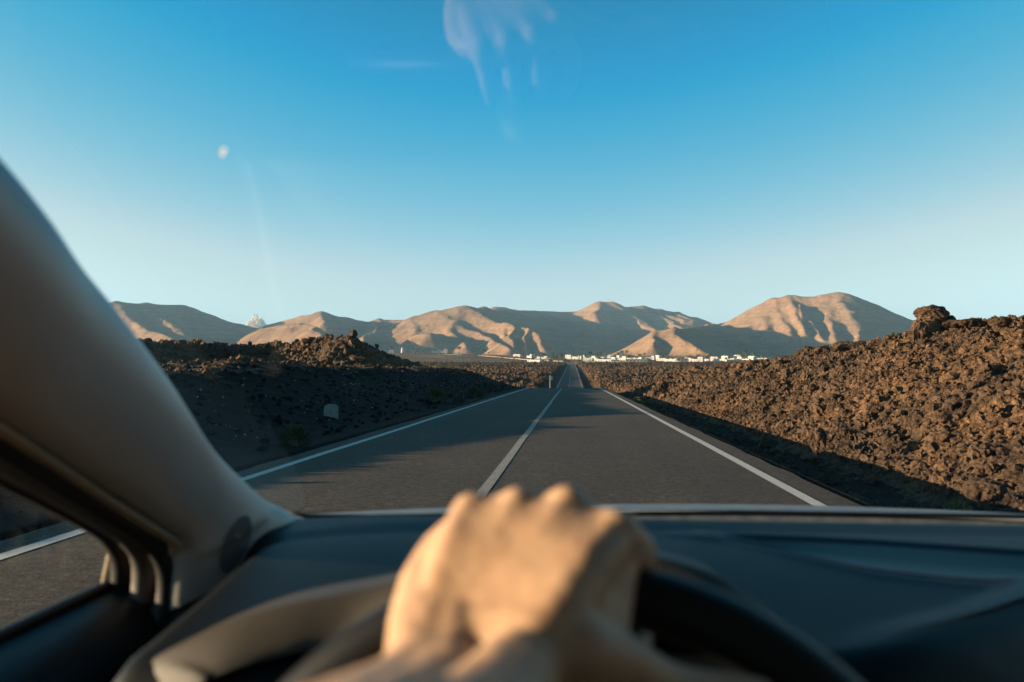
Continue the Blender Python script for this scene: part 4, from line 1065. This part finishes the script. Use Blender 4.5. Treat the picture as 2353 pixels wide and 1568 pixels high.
mb = MB(); mb.tube([(x, 1.2925 - .02*((x-.33)/.8)**2, EYE - .2462 - .024*((x-.33)/.8)**2) for x in np.linspace(-.6, 1.27, 30)], .0028, 8); part('bonnet_lip_gleam', mb, plain('painted_lip_gleam', (.62, .60, .56), .3))  # added pale strip: the bright gleam along the bonnet's rear lip, put into colour
# --- dashboard top
def ss(a, b, t):
    t = max(0.0, min(1.0, (t - a) / (b - a))); return t*t*(3-2*t)
def plc(pts, x):
    return float(np.interp(x, [p[0] for p in pts], [p[1] for p in pts]))
def unp(px, py, z):
    o_ = Vector((0,0,EYE)); d = P(px, py, 1.0) - o_; t = z / d.z; q = o_ + d * t; return (q.x, q.y)
# feature curves on the top face, y as a function of x
C_STEP = sorted([unp(x, y, -.202) for x, y in ((560,1262),(700,1248),(900,1240),(1200,1238),(1500,1236),(1700,1237),(2000,1242),(2353,1250),(2800,1262))])
V_UP = sorted([unp(x, y, -.205) for x, y in ((1500,1243),(1690,1252),(1850,1258),(2000,1266),(2353,1291),(2700,1310))])
V_LO = sorted([unp(x, y, -.207) for x, y in ((1500,1250),(1650,1263),(1800,1294),(2000,1332),(2200,1352),(2353,1360),(2700,1362))])
N_LO = sorted([unp(x, y, -.212) for x, y in ((1750,1560),(1900,1532),(2050,1492),(2200,1462),(2290,1440),(2353,1420),(2800,1380))])
N_UP = sorted([unp(x, y, -.212) for x, y in ((1750,1535),(1900,1500),(2050,1462),(2200,1432),(2290,1405),(2330,1385),(2353,1374),(2800,1365))])
def dash_z(x, y):
    z = -.199
    s1 = plc(C_STEP, x); z -= .0 ; z += .004 * (1 - ss(s1 - .006, s1 + .008, y)) - .004 * ss(s1, s1 + .03, y) * (1 - ss(s1+.03, s1+.09, y))
    if x > .05:
        u, l = plc(V_UP, x), plc(V_LO, x); k = ss(.06, .16, x)
        dip = ss(l - .012, l + .035, y) * (1 - ss(u - .03, u + .012, y)); z -= .010 * dip * k
        z += .0022 * k * (math.exp(-((y - u) / .016) ** 2) + math.exp(-((y - l) / .014) ** 2))
    y1 = .86 - .0 * x
    z -= .022 * ss(0, 1, (y1 - y) / .34)
    if x > .16:
        nu, nl = plc(N_UP, x), plc(N_LO, x); k = ss(.17, .27, x)
        z += .008 * k * (1 - ss(nu - .012, nu + .03, y)); z -= .045 * k * (1 - ss(nl - .08, nl, y))
    ye = .52 + .02 * math.sin(x * 3)
    if y < ye + .07: z -= .35 * ((ye + .07 - y) / .14) ** 2
    z -= .010 * ss(.9, 1.3, abs(x - .35) / .62)
    z -= .16 * ss(-.32, -.40, x) * (1 - ss(.78, .93, y)) if x < -.32 else 0
    return z
xs = np.arange(-.47, 1.24, .008); ysd = np.concatenate([np.arange(.44, .60, .01), np.arange(.60, 1.0, .0055), np.arange(1.0, 1.062, .01)])
rows = []
for y in ysd:
    row = []
    for x in xs:
        z = dash_z(float(x), float(y))
        if y > .99: z -= .25 * (y - .99)
        row.append(Vector((x, y, EYE + z)))
    rows.append(row)
mb = MB(); mb.grid(rows); dash = part('dashboard', mb, M_DASH)
# lighter insert in the speaker recess
mb = MB(); r2 = []
for x in np.linspace(.13, 1.18, 60):
    u, l = plc(V_UP, x), plc(V_LO, x); g_ = min(1, max(0, u - l) / .05); u -= .012 * g_; l += .014 * g_
    if u > l + .001: r2.append([Vector((x, lerp(l, u, t), EYE + dash_z(float(x), lerp(l, u, t)) + .0035)) for t in (0, .33, .66, 1)])
mb.grid(r2); part('dash_speaker_mesh', mb, M_DASHL, True, dash)
mb = MB(); r2 = []
for x in np.linspace(.20, 1.18, 60):
    u, l = plc(N_UP, x) - .004, plc(N_LO, x) + .002; k_ = ss(.19, .40, x); mid_ = (u + l) / 2; u, l = mid_ + (u - mid_) * k_, mid_ + (l - mid_) * k_
    r2.append([Vector((x, lerp(l, u, t), EYE + dash_z(float(x), lerp(l, u, t)) + .0025)) for t in (0, .25, .5, .75, 1)])
mb.grid(r2); part('dash_trim_band', mb, M_DASHL, True, dash)
mb = MB(); mb.grid([[Vector((x, y, EYE + z)) for x in np.linspace(-.47, 1.22, 24)] for y, z in ((.50,-.30),(.47,-.42),(.52,-.60),(.62,-.85))]); part('dash_front', mb, M_DASH, True, dash)
mb = MB(); mb.box((.50,.455,EYE-.46), (.78,.47,EYE-.34)); part('radio_panel', mb, M_BLACK, False, dash)

# --- instrument hood over the gauges
OUT = [(200,1680,.56),(300,1568,.565),(366,1505,.57),(513,1434,.58),(659,1387,.59),(862,1347,.60),(1050,1300,.60),(1250,1266,.60),(1450,1268,.60),(1631,1312,.595),(1709,1362,.59),(1787,1417,.58),(1860,1490,.57),(1920,1600,.56)]
LIP = [(360,1720,.535),(458,1566,.54),(500,1542,.545),(549,1522,.55),(659,1492,.56),(780,1464,.57),(900,1425,.57),(1150,1385,.57),(1400,1375,.57),(1560,1405,.565),(1650,1450,.56),(1710,1510,.55),(1750,1580,.545),(1780,1680,.54)]
oc = catmull([P(*p) for p in OUT], 5); lc = catmull([P(*p) for p in LIP], 5)
rows = []
for dy, kk in ((.30, 1.0), (.20, .62), (.12, .28), (.05, .05)):
    rows.append([Vector((-.07 + (p.x + .07) * (1 - dy * .6), p.y + dy, lerp(p.z, EYE - .25, kk))) for p in oc])
for t, up_ in ((0, .0), (.12, .0035), (.35, .005), (.6, .004), (.82, .0015), (.94, -.0005), (1.0, -.003)):
    rows.append([lerp(a, b, t) + Vector((0, -.002, up_)) for a, b in zip(oc, lc)])
mb = MB(); mb.grid(rows); hood = part('instrument_hood', mb, M_HOOD)
rows = [[p + Vector((0, dy - .002, dz - .003)) for p in lc] for dy, dz in ((0, 0), (.01, -.004), (.05, -.006), (.12, -.012), (.18, -.03))]
mb = MB(); mb.grid(rows); part('hood_underside', mb, M_BLACK, True, hood)
mb = MB(); mb.grid([[Vector((-.075 + .215*x, .73, EYE - .262 + z)) for x in (-1,-.6,0,.6,1)] for z in (.01,-.02,-.05,-.1)]); clu = part('gauge_cluster', mb, M_LCD, False)
for cx in (-.17, .02):
    mb = MB(); mb.tube([(cx,.728,EYE-.315),(cx,.718,EYE-.315)], .055, 32, up=(1,0,0)); part('gauge', mb, M_BLACK, False, clu)

# --- steering wheel
WC = Vector((0.0, .33, EYE - .283)); WR = .182; TILT = R(25)
wu = Vector((0, math.sin(TILT), math.cos(TILT))); wr = Vector((1, 0, 0)); wn = wr.cross(wu)
def wpt(a, r_=WR, off=0.0): return WC + wr * (r_ * math.sin(a)) + wu * (r_ * math.cos(a)) + wn * off
mb = MB(); n, k = 96, 18; V = []; F = []
for i in range(n):
    a = 2*math.pi*i/n; rad = wr*math.sin(a) + wu*math.cos(a)
    for j in range(k):
        q = 2*math.pi*j/k; V.append(WC + rad*(WR + .0155*math.cos(q)) + wn*(.0135*math.sin(q)))
for i in range(n):
    for j in range(k): F.append((i*k+j, i*k+(j+1) % k, ((i+1) % n)*k+(j+1) % k, ((i+1) % n)*k+j))
mb.add(V, F); whl = part('steering_wheel', mb, M_LEATHER)
mb = MB(); rows = []
for r_, off in ((.001,-.035),(.05,-.035),(.072,-.028),(.08,-.01),(.078,.015)): rows.append([wpt(2*math.pi*i/32, r_, off) for i in range(33)])
mb.grid(rows); part('hub', mb, M_LEATHER, True, whl)
for a in (R(80), R(-80), R(180)):
    mb = MB(); mb.tube([wpt(a, .07, -.005), wpt(a, .12, -.002), wpt(a, .175, 0)], [.028,.018,.016], 10, flat=.4, up=tuple(wn)); part('spoke', mb, M_LEATHER, True, whl)
mb = MB(); mb.tube([WC + Vector((0,.02,-.01)), WC + Vector((0,.22,-.06))], .035, 14, up=(1,0,0)); part('steering_column', mb, M_BLACK, True)
# --- sun visor and mirror stem just at the top of the view
mb = MB(); rows = []
for y, z in ((.20,.262),(.30,.240),(.395,.2185),(.402,.2165),(.402,.2235),(.39,.232),(.3,.255)): rows.append([Vector((x, y, EYE + z - .012*abs(x+.11)**2*8)) for x in np.linspace(-.27, .05, 12)])
mb.grid(rows); part('sun_visor', mb, M_BLACK)

# ------------------------------------------------------------------ the driver's left arm and hand
def blobs(chains):
    V0, F0 = ICO[2]; VV = []; FF = []; off = 0
    for ch in chains:
        pts = [(Vector(p[:3]), p[3]) for p in ch]
        for (a, ra), (b, rb) in zip(pts[:-1], pts[1:]):
            L = (b - a).length; n = max(2, int(L / (min(ra, rb) * .28)))
            for i in range(n + 1):
                t = i / n; c = a.lerp(b, t); r_ = ra + (rb - ra) * t
                VV.append(V0 * r_ + np.array(c)); FF.append(F0 + off); off += len(V0)
    return np.concatenate(VV), np.concatenate(FF)
def H(px, py, y, r_): q = P(px, py, y); return (q.x, q.y, q.z, r_)
mcp = {'little': H(1085,1186,.404,.0112), 'ring': H(1194,1176,.403,.0120), 'middle': H(1304,1176,.400,.0124), 'index': H(1416,1234,.384,.0126)}
carp = {'little': H(1000,1450,.350,.0155), 'ring': H(1085,1440,.350,.0160), 'middle': H(1175,1435,.345,.0160), 'index': H(1265,1450,.333,.0155)}
ch = []
rays = []
for f in mcp:
    c, m_ = np.array(carp[f]), np.array(mcp[f])
    low = {'little': H(985,1540,.334,.0165), 'ring': H(1050,1540,.335,.018), 'middle': H(1115,1545,.332,.018), 'index': H(1190,1545,.322,.0165)}[f]
    low = np.array(low); pts_ = []
    for t in np.linspace(0, 1, 9):
        q = (1-t)*c + t*m_; q[2] += .0035 * math.sin(math.pi*t); q[3] = .0142 * (1-t) + .0112 * t; pts_.append(q)
    for t in (.66, .33, 0.0): pts_.insert(0, (1-t)*low + t*c)
    rays.append(pts_)
    ch.append([tuple(q) for q in pts_]); ch.append([tuple(np.array(q) + np.array([0, .004, -.011, -.001])) for q in pts_])
    ch.append([tuple(m_ + np.array([0, 0, .0006, .0004])), tuple(m_ + np.array([0, .001, .0004, 0]))])
for ra, rb in zip(rays[:-1], rays[1:]):
    for t in (.25, .5, .75):
        sag = .0010 * math.sin(math.pi*t)
        ln_ = [(1-t)*a_ + t*b_ for a_, b_ in zip(ra, rb)]
        ln_ = [q + np.array([0, -.0008*max(0,(k-8)/3)*math.sin(math.pi*t), -sag*(k/len(ln_)) - .0012*max(0,(k-8)/3)*math.sin(math.pi*t), 0]) for k, q in enumerate(ln_)]
        ch.append([tuple(q) for q in ln_]); ch.append([tuple(q + np.array([0, .004, -.011, -.001])) for q in ln_])
# skin between the knuckles
fr = list(mcp.values())
for a, b in zip(fr[:-1], fr[1:]):
    mid = ((a[0]+b[0])/2, (a[1]+b[1])/2 + .001, (a[2]+b[2])/2 - .0022, .0114)
    ch.append([tuple(np.array(a) + np.array([0, .001, -.001, -.0004])), mid, tuple(np.array(b) + np.array([0, .001, -.001, -.0004]))])
    ch.append([(a[0], a[1]+.008, a[2]-.007, .0105), ((a[0]+b[0])/2, (a[1]+b[1])/2+.008, (a[2]+b[2])/2-.008, .0105), (b[0], b[1]+.008, b[2]-.007, .0105)])
# outer edge of the palm
ch.append([H(1078,1216,.402,.0115), H(1020,1275,.394,.0130), H(986,1340,.380,.0142), H(966,1430,.358,.0147), H(970,1530,.328,.0160)])
ch.append([H(1045,1260,.398,.012), H(1015,1330,.382,.014), H(1000,1430,.358,.0145)])
# tendons
for f in mcp:
    c, m_ = carp[f], mcp[f]
    ch.append([(c[0], c[1]-.004, c[2]+.0125, .0018), ((c[0]+m_[0])/2, (c[1]+m_[1])/2-.003, (c[2]+m_[2])/2+.0138, .0022), (m_[0], m_[1]-.001, m_[2]+m_[3]*.82, .0026)])
# veins
# wrist and forearm
ch.append([H(1000,1465,.345,.0165), H(985,1560,.327,.0185), H(920,1640,.304,.0215)])
ch.append([H(1055,1465,.345,.0168), H(1040,1550,.328,.0188), H(985,1640,.302,.0218)])
ch.append([H(1045,1330,.374,.0140), H(1080,1345,.3705,.0146), H(1120,1350,.3715,.0146)])
ch.append([H(1040,1370,.368,.0142), H(1085,1382,.3650,.0148), H(1130,1390,.3660,.0148)])
ch.append([H(985,1420,.357,.0150), H(1030,1480,.349,.0175), H(1030,1560,.330,.0190), H(960,1650,.300,.0225)])
ch.append([H(1060,1410,.357,.0150), H(1100,1500,.347,.0175), H(1080,1580,.325,.0195)])
ch.append([H(985,1540,.326,.0165), H(925,1630,.305,.021), H(760,1860,.20,.030), (-.20,.10,EYE-.33,.040), (-.27,-.02,EYE-.40,.043)])
ch.append([H(1190,1545,.315,.0165), H(1110,1680,.262,.0215), H(900,1930,.20,.030), (-.17,.10,EYE-.34,.040), (-.26,-.02,EYE-.40,.043)])
ch.append([H(1110,1480,.352,.0170), H(1095,1535,.340,.0185), H(1040,1600,.318,.021), H(985,1680,.285,.025), H(820,1900,.20,.034), (-.185,.10,EYE-.335,.042), (-.27,-.02,EYE-.40,.046), (-.24,-.16,EYE-.30,.050), (-.20,-.24,EYE-.20,.055)])
# fingers curled over the rim
def over(f, x_tip, r0, k=1.0):
    m_ = mcp[f]; x = m_[0]
    zc = WC.z + math.sqrt(max(WR**2 - x**2, 0)) * math.cos(TILT); yc = WC.y + math.sqrt(max(WR**2 - x**2, 0)) * math.sin(TILT)
    ch.append([m_, (lerp(x, x_tip, .3), yc + .022, zc + .015, r0), (lerp(x, x_tip, .6), yc + .022*k, zc - .014, r0*.92), (x_tip, yc + .004, zc - .0255, r0*.85), (x_tip, yc - .010, zc - .0235, r0*.78)])
over('little', -.040, .0082); over('ring', -.018, .0092); over('middle', .010, .0096)
m_ = mcp['index']
ch.append([m_, H(1462,1268,.410,.0108), H(1468,1300,.428,.0098), (.034, .426, EYE-.142, .009), (.030,.408,EYE-.152,.0082), (.028,.396,EYE-.146,.0076)])
# thumb: leaves the side of the palm near its base, lies inside the rim
ch.append([H(1245,1500,.33,.017), H(1330,1500,.335,.0165), H(1420,1530,.346,.0140), H(1520,1575,.356,.0112), H(1620,1592,.364,.0100), H(1740,1600,.372,.0088)])
ch.append([H(1300,1440,.345,.015), H(1385,1380,.368,.0125), H(1415,1290,.385,.0115)])
ch.append([H(1330,1490,.345,.015), H(1385,1430,.362,.0125), H(1405,1350,.378,.011)])
Vh, Fh = blobs(ch)
raw = npmesh('person', Vh, Fh, None)
md = raw.modifiers.new('r', 'REMESH'); md.mode = 'VOXEL'; md.voxel_size = .0017
md2 = raw.modifiers.new('s', 'SMOOTH'); md2.factor = .5; md2.iterations = 14
dg = bpy.context.evaluated_depsgraph_get(); dg.update()
me = bpy.data.meshes.new_from_object(raw.evaluated_get(dg))
raw.modifiers.clear(); old = raw.data; raw.data = me; bpy.data.meshes.remove(old)
vc = np.empty(len(me.vertices) * 3, dtype=np.float32); me.vertices.foreach_get('co', vc); vc = vc.reshape(-1, 3)
vn = np.empty(len(me.vertices) * 3, dtype=np.float32); me.vertex_normals.foreach_get('vector', vn); vn = vn.reshape(-1, 3)
dsp = .0006 * fbm(vc[:,0] * 55 + vc[:,1] * 20, vc[:,2] * 55 + vc[:,1] * 30, 3, 5) + .0002 * fbm(vc[:,0] * 190, vc[:,2] * 190 + vc[:,1] * 90, 2, 6)
me.vertices.foreach_set('co', (vc + vn * dsp[:, None]).astype(np.float32).ravel()); me.update()
me.shade_smooth()
m, nt, b = newmat('skin'); tc = nt.nodes.new('ShaderNodeTexCoord')
c = ramp(nt, noise(nt, 42, 5, .7, tc.outputs['Object']), [(.36, (.42, .25, .15)), (.6, (.52, .335, .21)), (.75, (.47, .285, .17))])
nt.links.new(c, b.inputs['Base Color']); b.inputs['Roughness'].default_value = .48; setin(b, 'Specular IOR Level', .4)
b.inputs['Subsurface Weight'].default_value = .25; b.inputs['Subsurface Radius'].default_value = (1, .35, .15); b.inputs['Subsurface Scale'].default_value = .006
bp = nt.nodes.new('ShaderNodeBump'); bp.inputs['Strength'].default_value = .35; bp.inputs['Distance'].default_value = .001
nt.links.new(noise(nt, 420, 4, .6, tc.outputs['Object']), bp.inputs['Height']); nt.links.new(bp.outputs['Normal'], b.inputs['Normal'])
me.materials.clear(); me.materials.append(m)
tag(raw, 'driver with bare forearm, left hand closed over the top of the steering wheel', 'person')
# finger nail on the thumb
# ------------------------------------------------------------------ small cloud low behind the hills
M_CLOUD, nt, b = newmat('cloud_vapour')
b.inputs['Base Color'].default_value = (.86, .74, .62, 1); b.inputs['Roughness'].default_value = 1; setin(b, 'Specular IOR Level', 0)
lw = nt.nodes.new('ShaderNodeLayerWeight'); lw.inputs[0].default_value = .5        # thin at the rims, thick in the middle
iv = nt.nodes.new('ShaderNodeMath'); iv.operation = 'SUBTRACT'; iv.inputs[0].default_value = 1.0; nt.links.new(lw.outputs['Facing'], iv.inputs[1])
pw = nt.nodes.new('ShaderNodeMath'); pw.operation = 'POWER'; pw.inputs[1].default_value = 1.3; nt.links.new(iv.outputs[0], pw.inputs[0])
al = nt.nodes.new('ShaderNodeMath'); al.operation = 'MULTIPLY'; al.inputs[1].default_value = .55; nt.links.new(pw.outputs[0], al.inputs[0])
nt.links.new(al.outputs[0], b.inputs['Alpha'])
def cloud(px, py, w, h, seed, label, n=70):
    r_ = np.random.default_rng(seed); q = P(px, py, 9800); s = 9800 / FPX; V0, F0 = ICO[3]; VV, FF = [], []; off = 0
    for i in range(n):
        u = r_.uniform(-1, 1); v = r_.uniform(0, 1) ** 1.5; hw = 1 - .75 * v
        c = np.array([u * hw * w * .5 * s, r_.uniform(-.4, .4) * w * s, (v * h - h * .35) * s * (1 - .35 * abs(u))])
        rad = h * s * r_.uniform(.09, .19) * (1.15 - .5 * v)
        nn = 1 + .12 * fbm(V0[:,0]*2.3 + i*3, V0[:,1]*2.3 + V0[:,2]*2.1, 4, seed + i)
        VV.append(V0 * rad * nn[:, None] + c); FF.append(F0 + off); off += len(V0)
    o = npmesh('cloud', np.concatenate(VV), np.concatenate(FF), M_CLOUD, None, True); o.location = q
    tag(o, label, 'cloud', kind='stuff'); return o
cloud(590, 743, 42, 34, 3, 'small cream cumulus puff rising behind the saddle left of the hills')
cloud(548, 751, 12, 11, 5, 'tiny cloud scrap beside the cumulus puff', 10)

# ------------------------------------------------------------------ haze
HAZE = 1
if HAZE:
    mb = MB(); mb.box((-6900, -6900, -15), (6900, 6900, 420))
    m = bpy.data.materials.new('haze_air'); m.use_nodes = True; nt = m.node_tree; nt.nodes.clear()
    out = nt.nodes.new('ShaderNodeOutputMaterial'); v = nt.nodes.new('ShaderNodeVolumePrincipled')
    v.inputs['Color'].default_value = (.42, .70, 1.0, 1); v.inputs['Density'].default_value = .000065; v.inputs['Anisotropy'].default_value = .0
    nt.links.new(v.outputs[0], out.inputs['Volume'])
    hz = mb.build('haze', m); tag(hz, kind='stuff')
    hz['label'] = 'thin bluish haze over the land'

# ------------------------------------------------------------------ light
SUN_EL, SUN_AZ = R(8.0), R(-96.0)      # azimuth from +y towards +x: from the left, a little behind
sd = Vector((math.sin(SUN_AZ) * math.cos(SUN_EL), math.cos(SUN_AZ) * math.cos(SUN_EL), math.sin(SUN_EL)))
ld = bpy.data.lights.new('sun', 'SUN'); ld.energy = 5.0; ld.angle = R(.5); ld.color = (1.0, .74, .46)
lo = bpy.data.objects.new('sun', ld); COL.objects.link(lo); lo.rotation_euler = (-sd).to_track_quat('-Z', 'Y').to_euler()
w = bpy.data.worlds.new('World'); scene.world = w; w.use_nodes = True; nt = w.node_tree
bg = nt.nodes['Background']; sk = nt.nodes.new('ShaderNodeTexSky'); sk.sky_type = 'NISHITA'; sk.sun_disc = False
sk.sun_elevation = SUN_EL; sk.sun_rotation = SUN_AZ; sk.altitude = 0; sk.air_density = 1.0; sk.dust_density = .4; sk.ozone_density = 1.6
hs = nt.nodes.new('ShaderNodeHueSaturation'); hs.inputs['Saturation'].default_value = 1.1
nt.links.new(sk.outputs[0], hs.inputs['Color'])
sp_ = nt.nodes.new('ShaderNodeSeparateColor'); cb = nt.nodes.new('ShaderNodeCombineColor'); nt.links.new(hs.outputs[0], sp_.inputs[0])
def M_(op, a_, b_=0.0, c_=0.0):
    n_ = nt.nodes.new('ShaderNodeMath'); n_.operation = op
    for i_, v_ in enumerate((a_, b_, c_)):
        if isinstance(v_, (int, float)): n_.inputs[i_].default_value = v_
        else: nt.links.new(v_, n_.inputs[i_])
    return n_.outputs[0]
EXPO, SKY = 1.80, .065
KD = SKY * 2 ** EXPO
G_ = M_('MULTIPLY', sp_.outputs[1], .12 * 2 ** .93 * 1.08)          # colour of clear dusk air: red and blue follow green
G_ = M_('SUBTRACT', G_, M_('MULTIPLY', M_('MAXIMUM', M_('SUBTRACT', .42, G_), 0.0), .45))
R_ = M_('MULTIPLY', M_('POWER', M_('MAXIMUM', M_('SUBTRACT', G_, .365), 0.0), 1.5), 2.15)
R_ = M_('MINIMUM', R_, M_('MULTIPLY', G_, .74))
B_ = M_('MAXIMUM', M_('MULTIPLY', G_, 1.03), M_('MINIMUM', M_('MULTIPLY_ADD', G_, .37, .56), M_('MULTIPLY', G_, 2.0)))
for i_, c_ in enumerate((R_, G_, B_)): nt.links.new(M_('MULTIPLY', c_, 1 / KD), cb.inputs[i_])
nt.links.new(cb.outputs[0], bg.inputs['Color'])
bg.inputs['Strength'].default_value = SKY

# ------------------------------------------------------------------ camera
cd = bpy.data.cameras.new('camera'); co = bpy.data.objects.new('camera', cd); COL.objects.link(co); scene.camera = co
cd.sensor_width = 36; cd.lens = 36 * FPX / 2353; cd.clip_start = .02; cd.clip_end = 60000
co.location = (0, 0, EYE); co.rotation_euler = (R(90) + PITCH, 0, YAW)
cd.dof.use_dof = True; cd.dof.focus_distance = 60; cd.dof.aperture_fstop = 4.6
scene.view_settings.view_transform = 'Standard'; scene.view_settings.look = 'None'; scene.view_settings.gamma = 1; scene.view_settings.exposure = EXPO
scene.cycles.max_bounces = 8; scene.cycles.diffuse_bounces = 4; scene.cycles.glossy_bounces = 3; scene.cycles.transparent_max_bounces = 32; scene.cycles.volume_bounces = 0
scene.cycles.use_denoising = True
scene.render.engine = 'CYCLES'
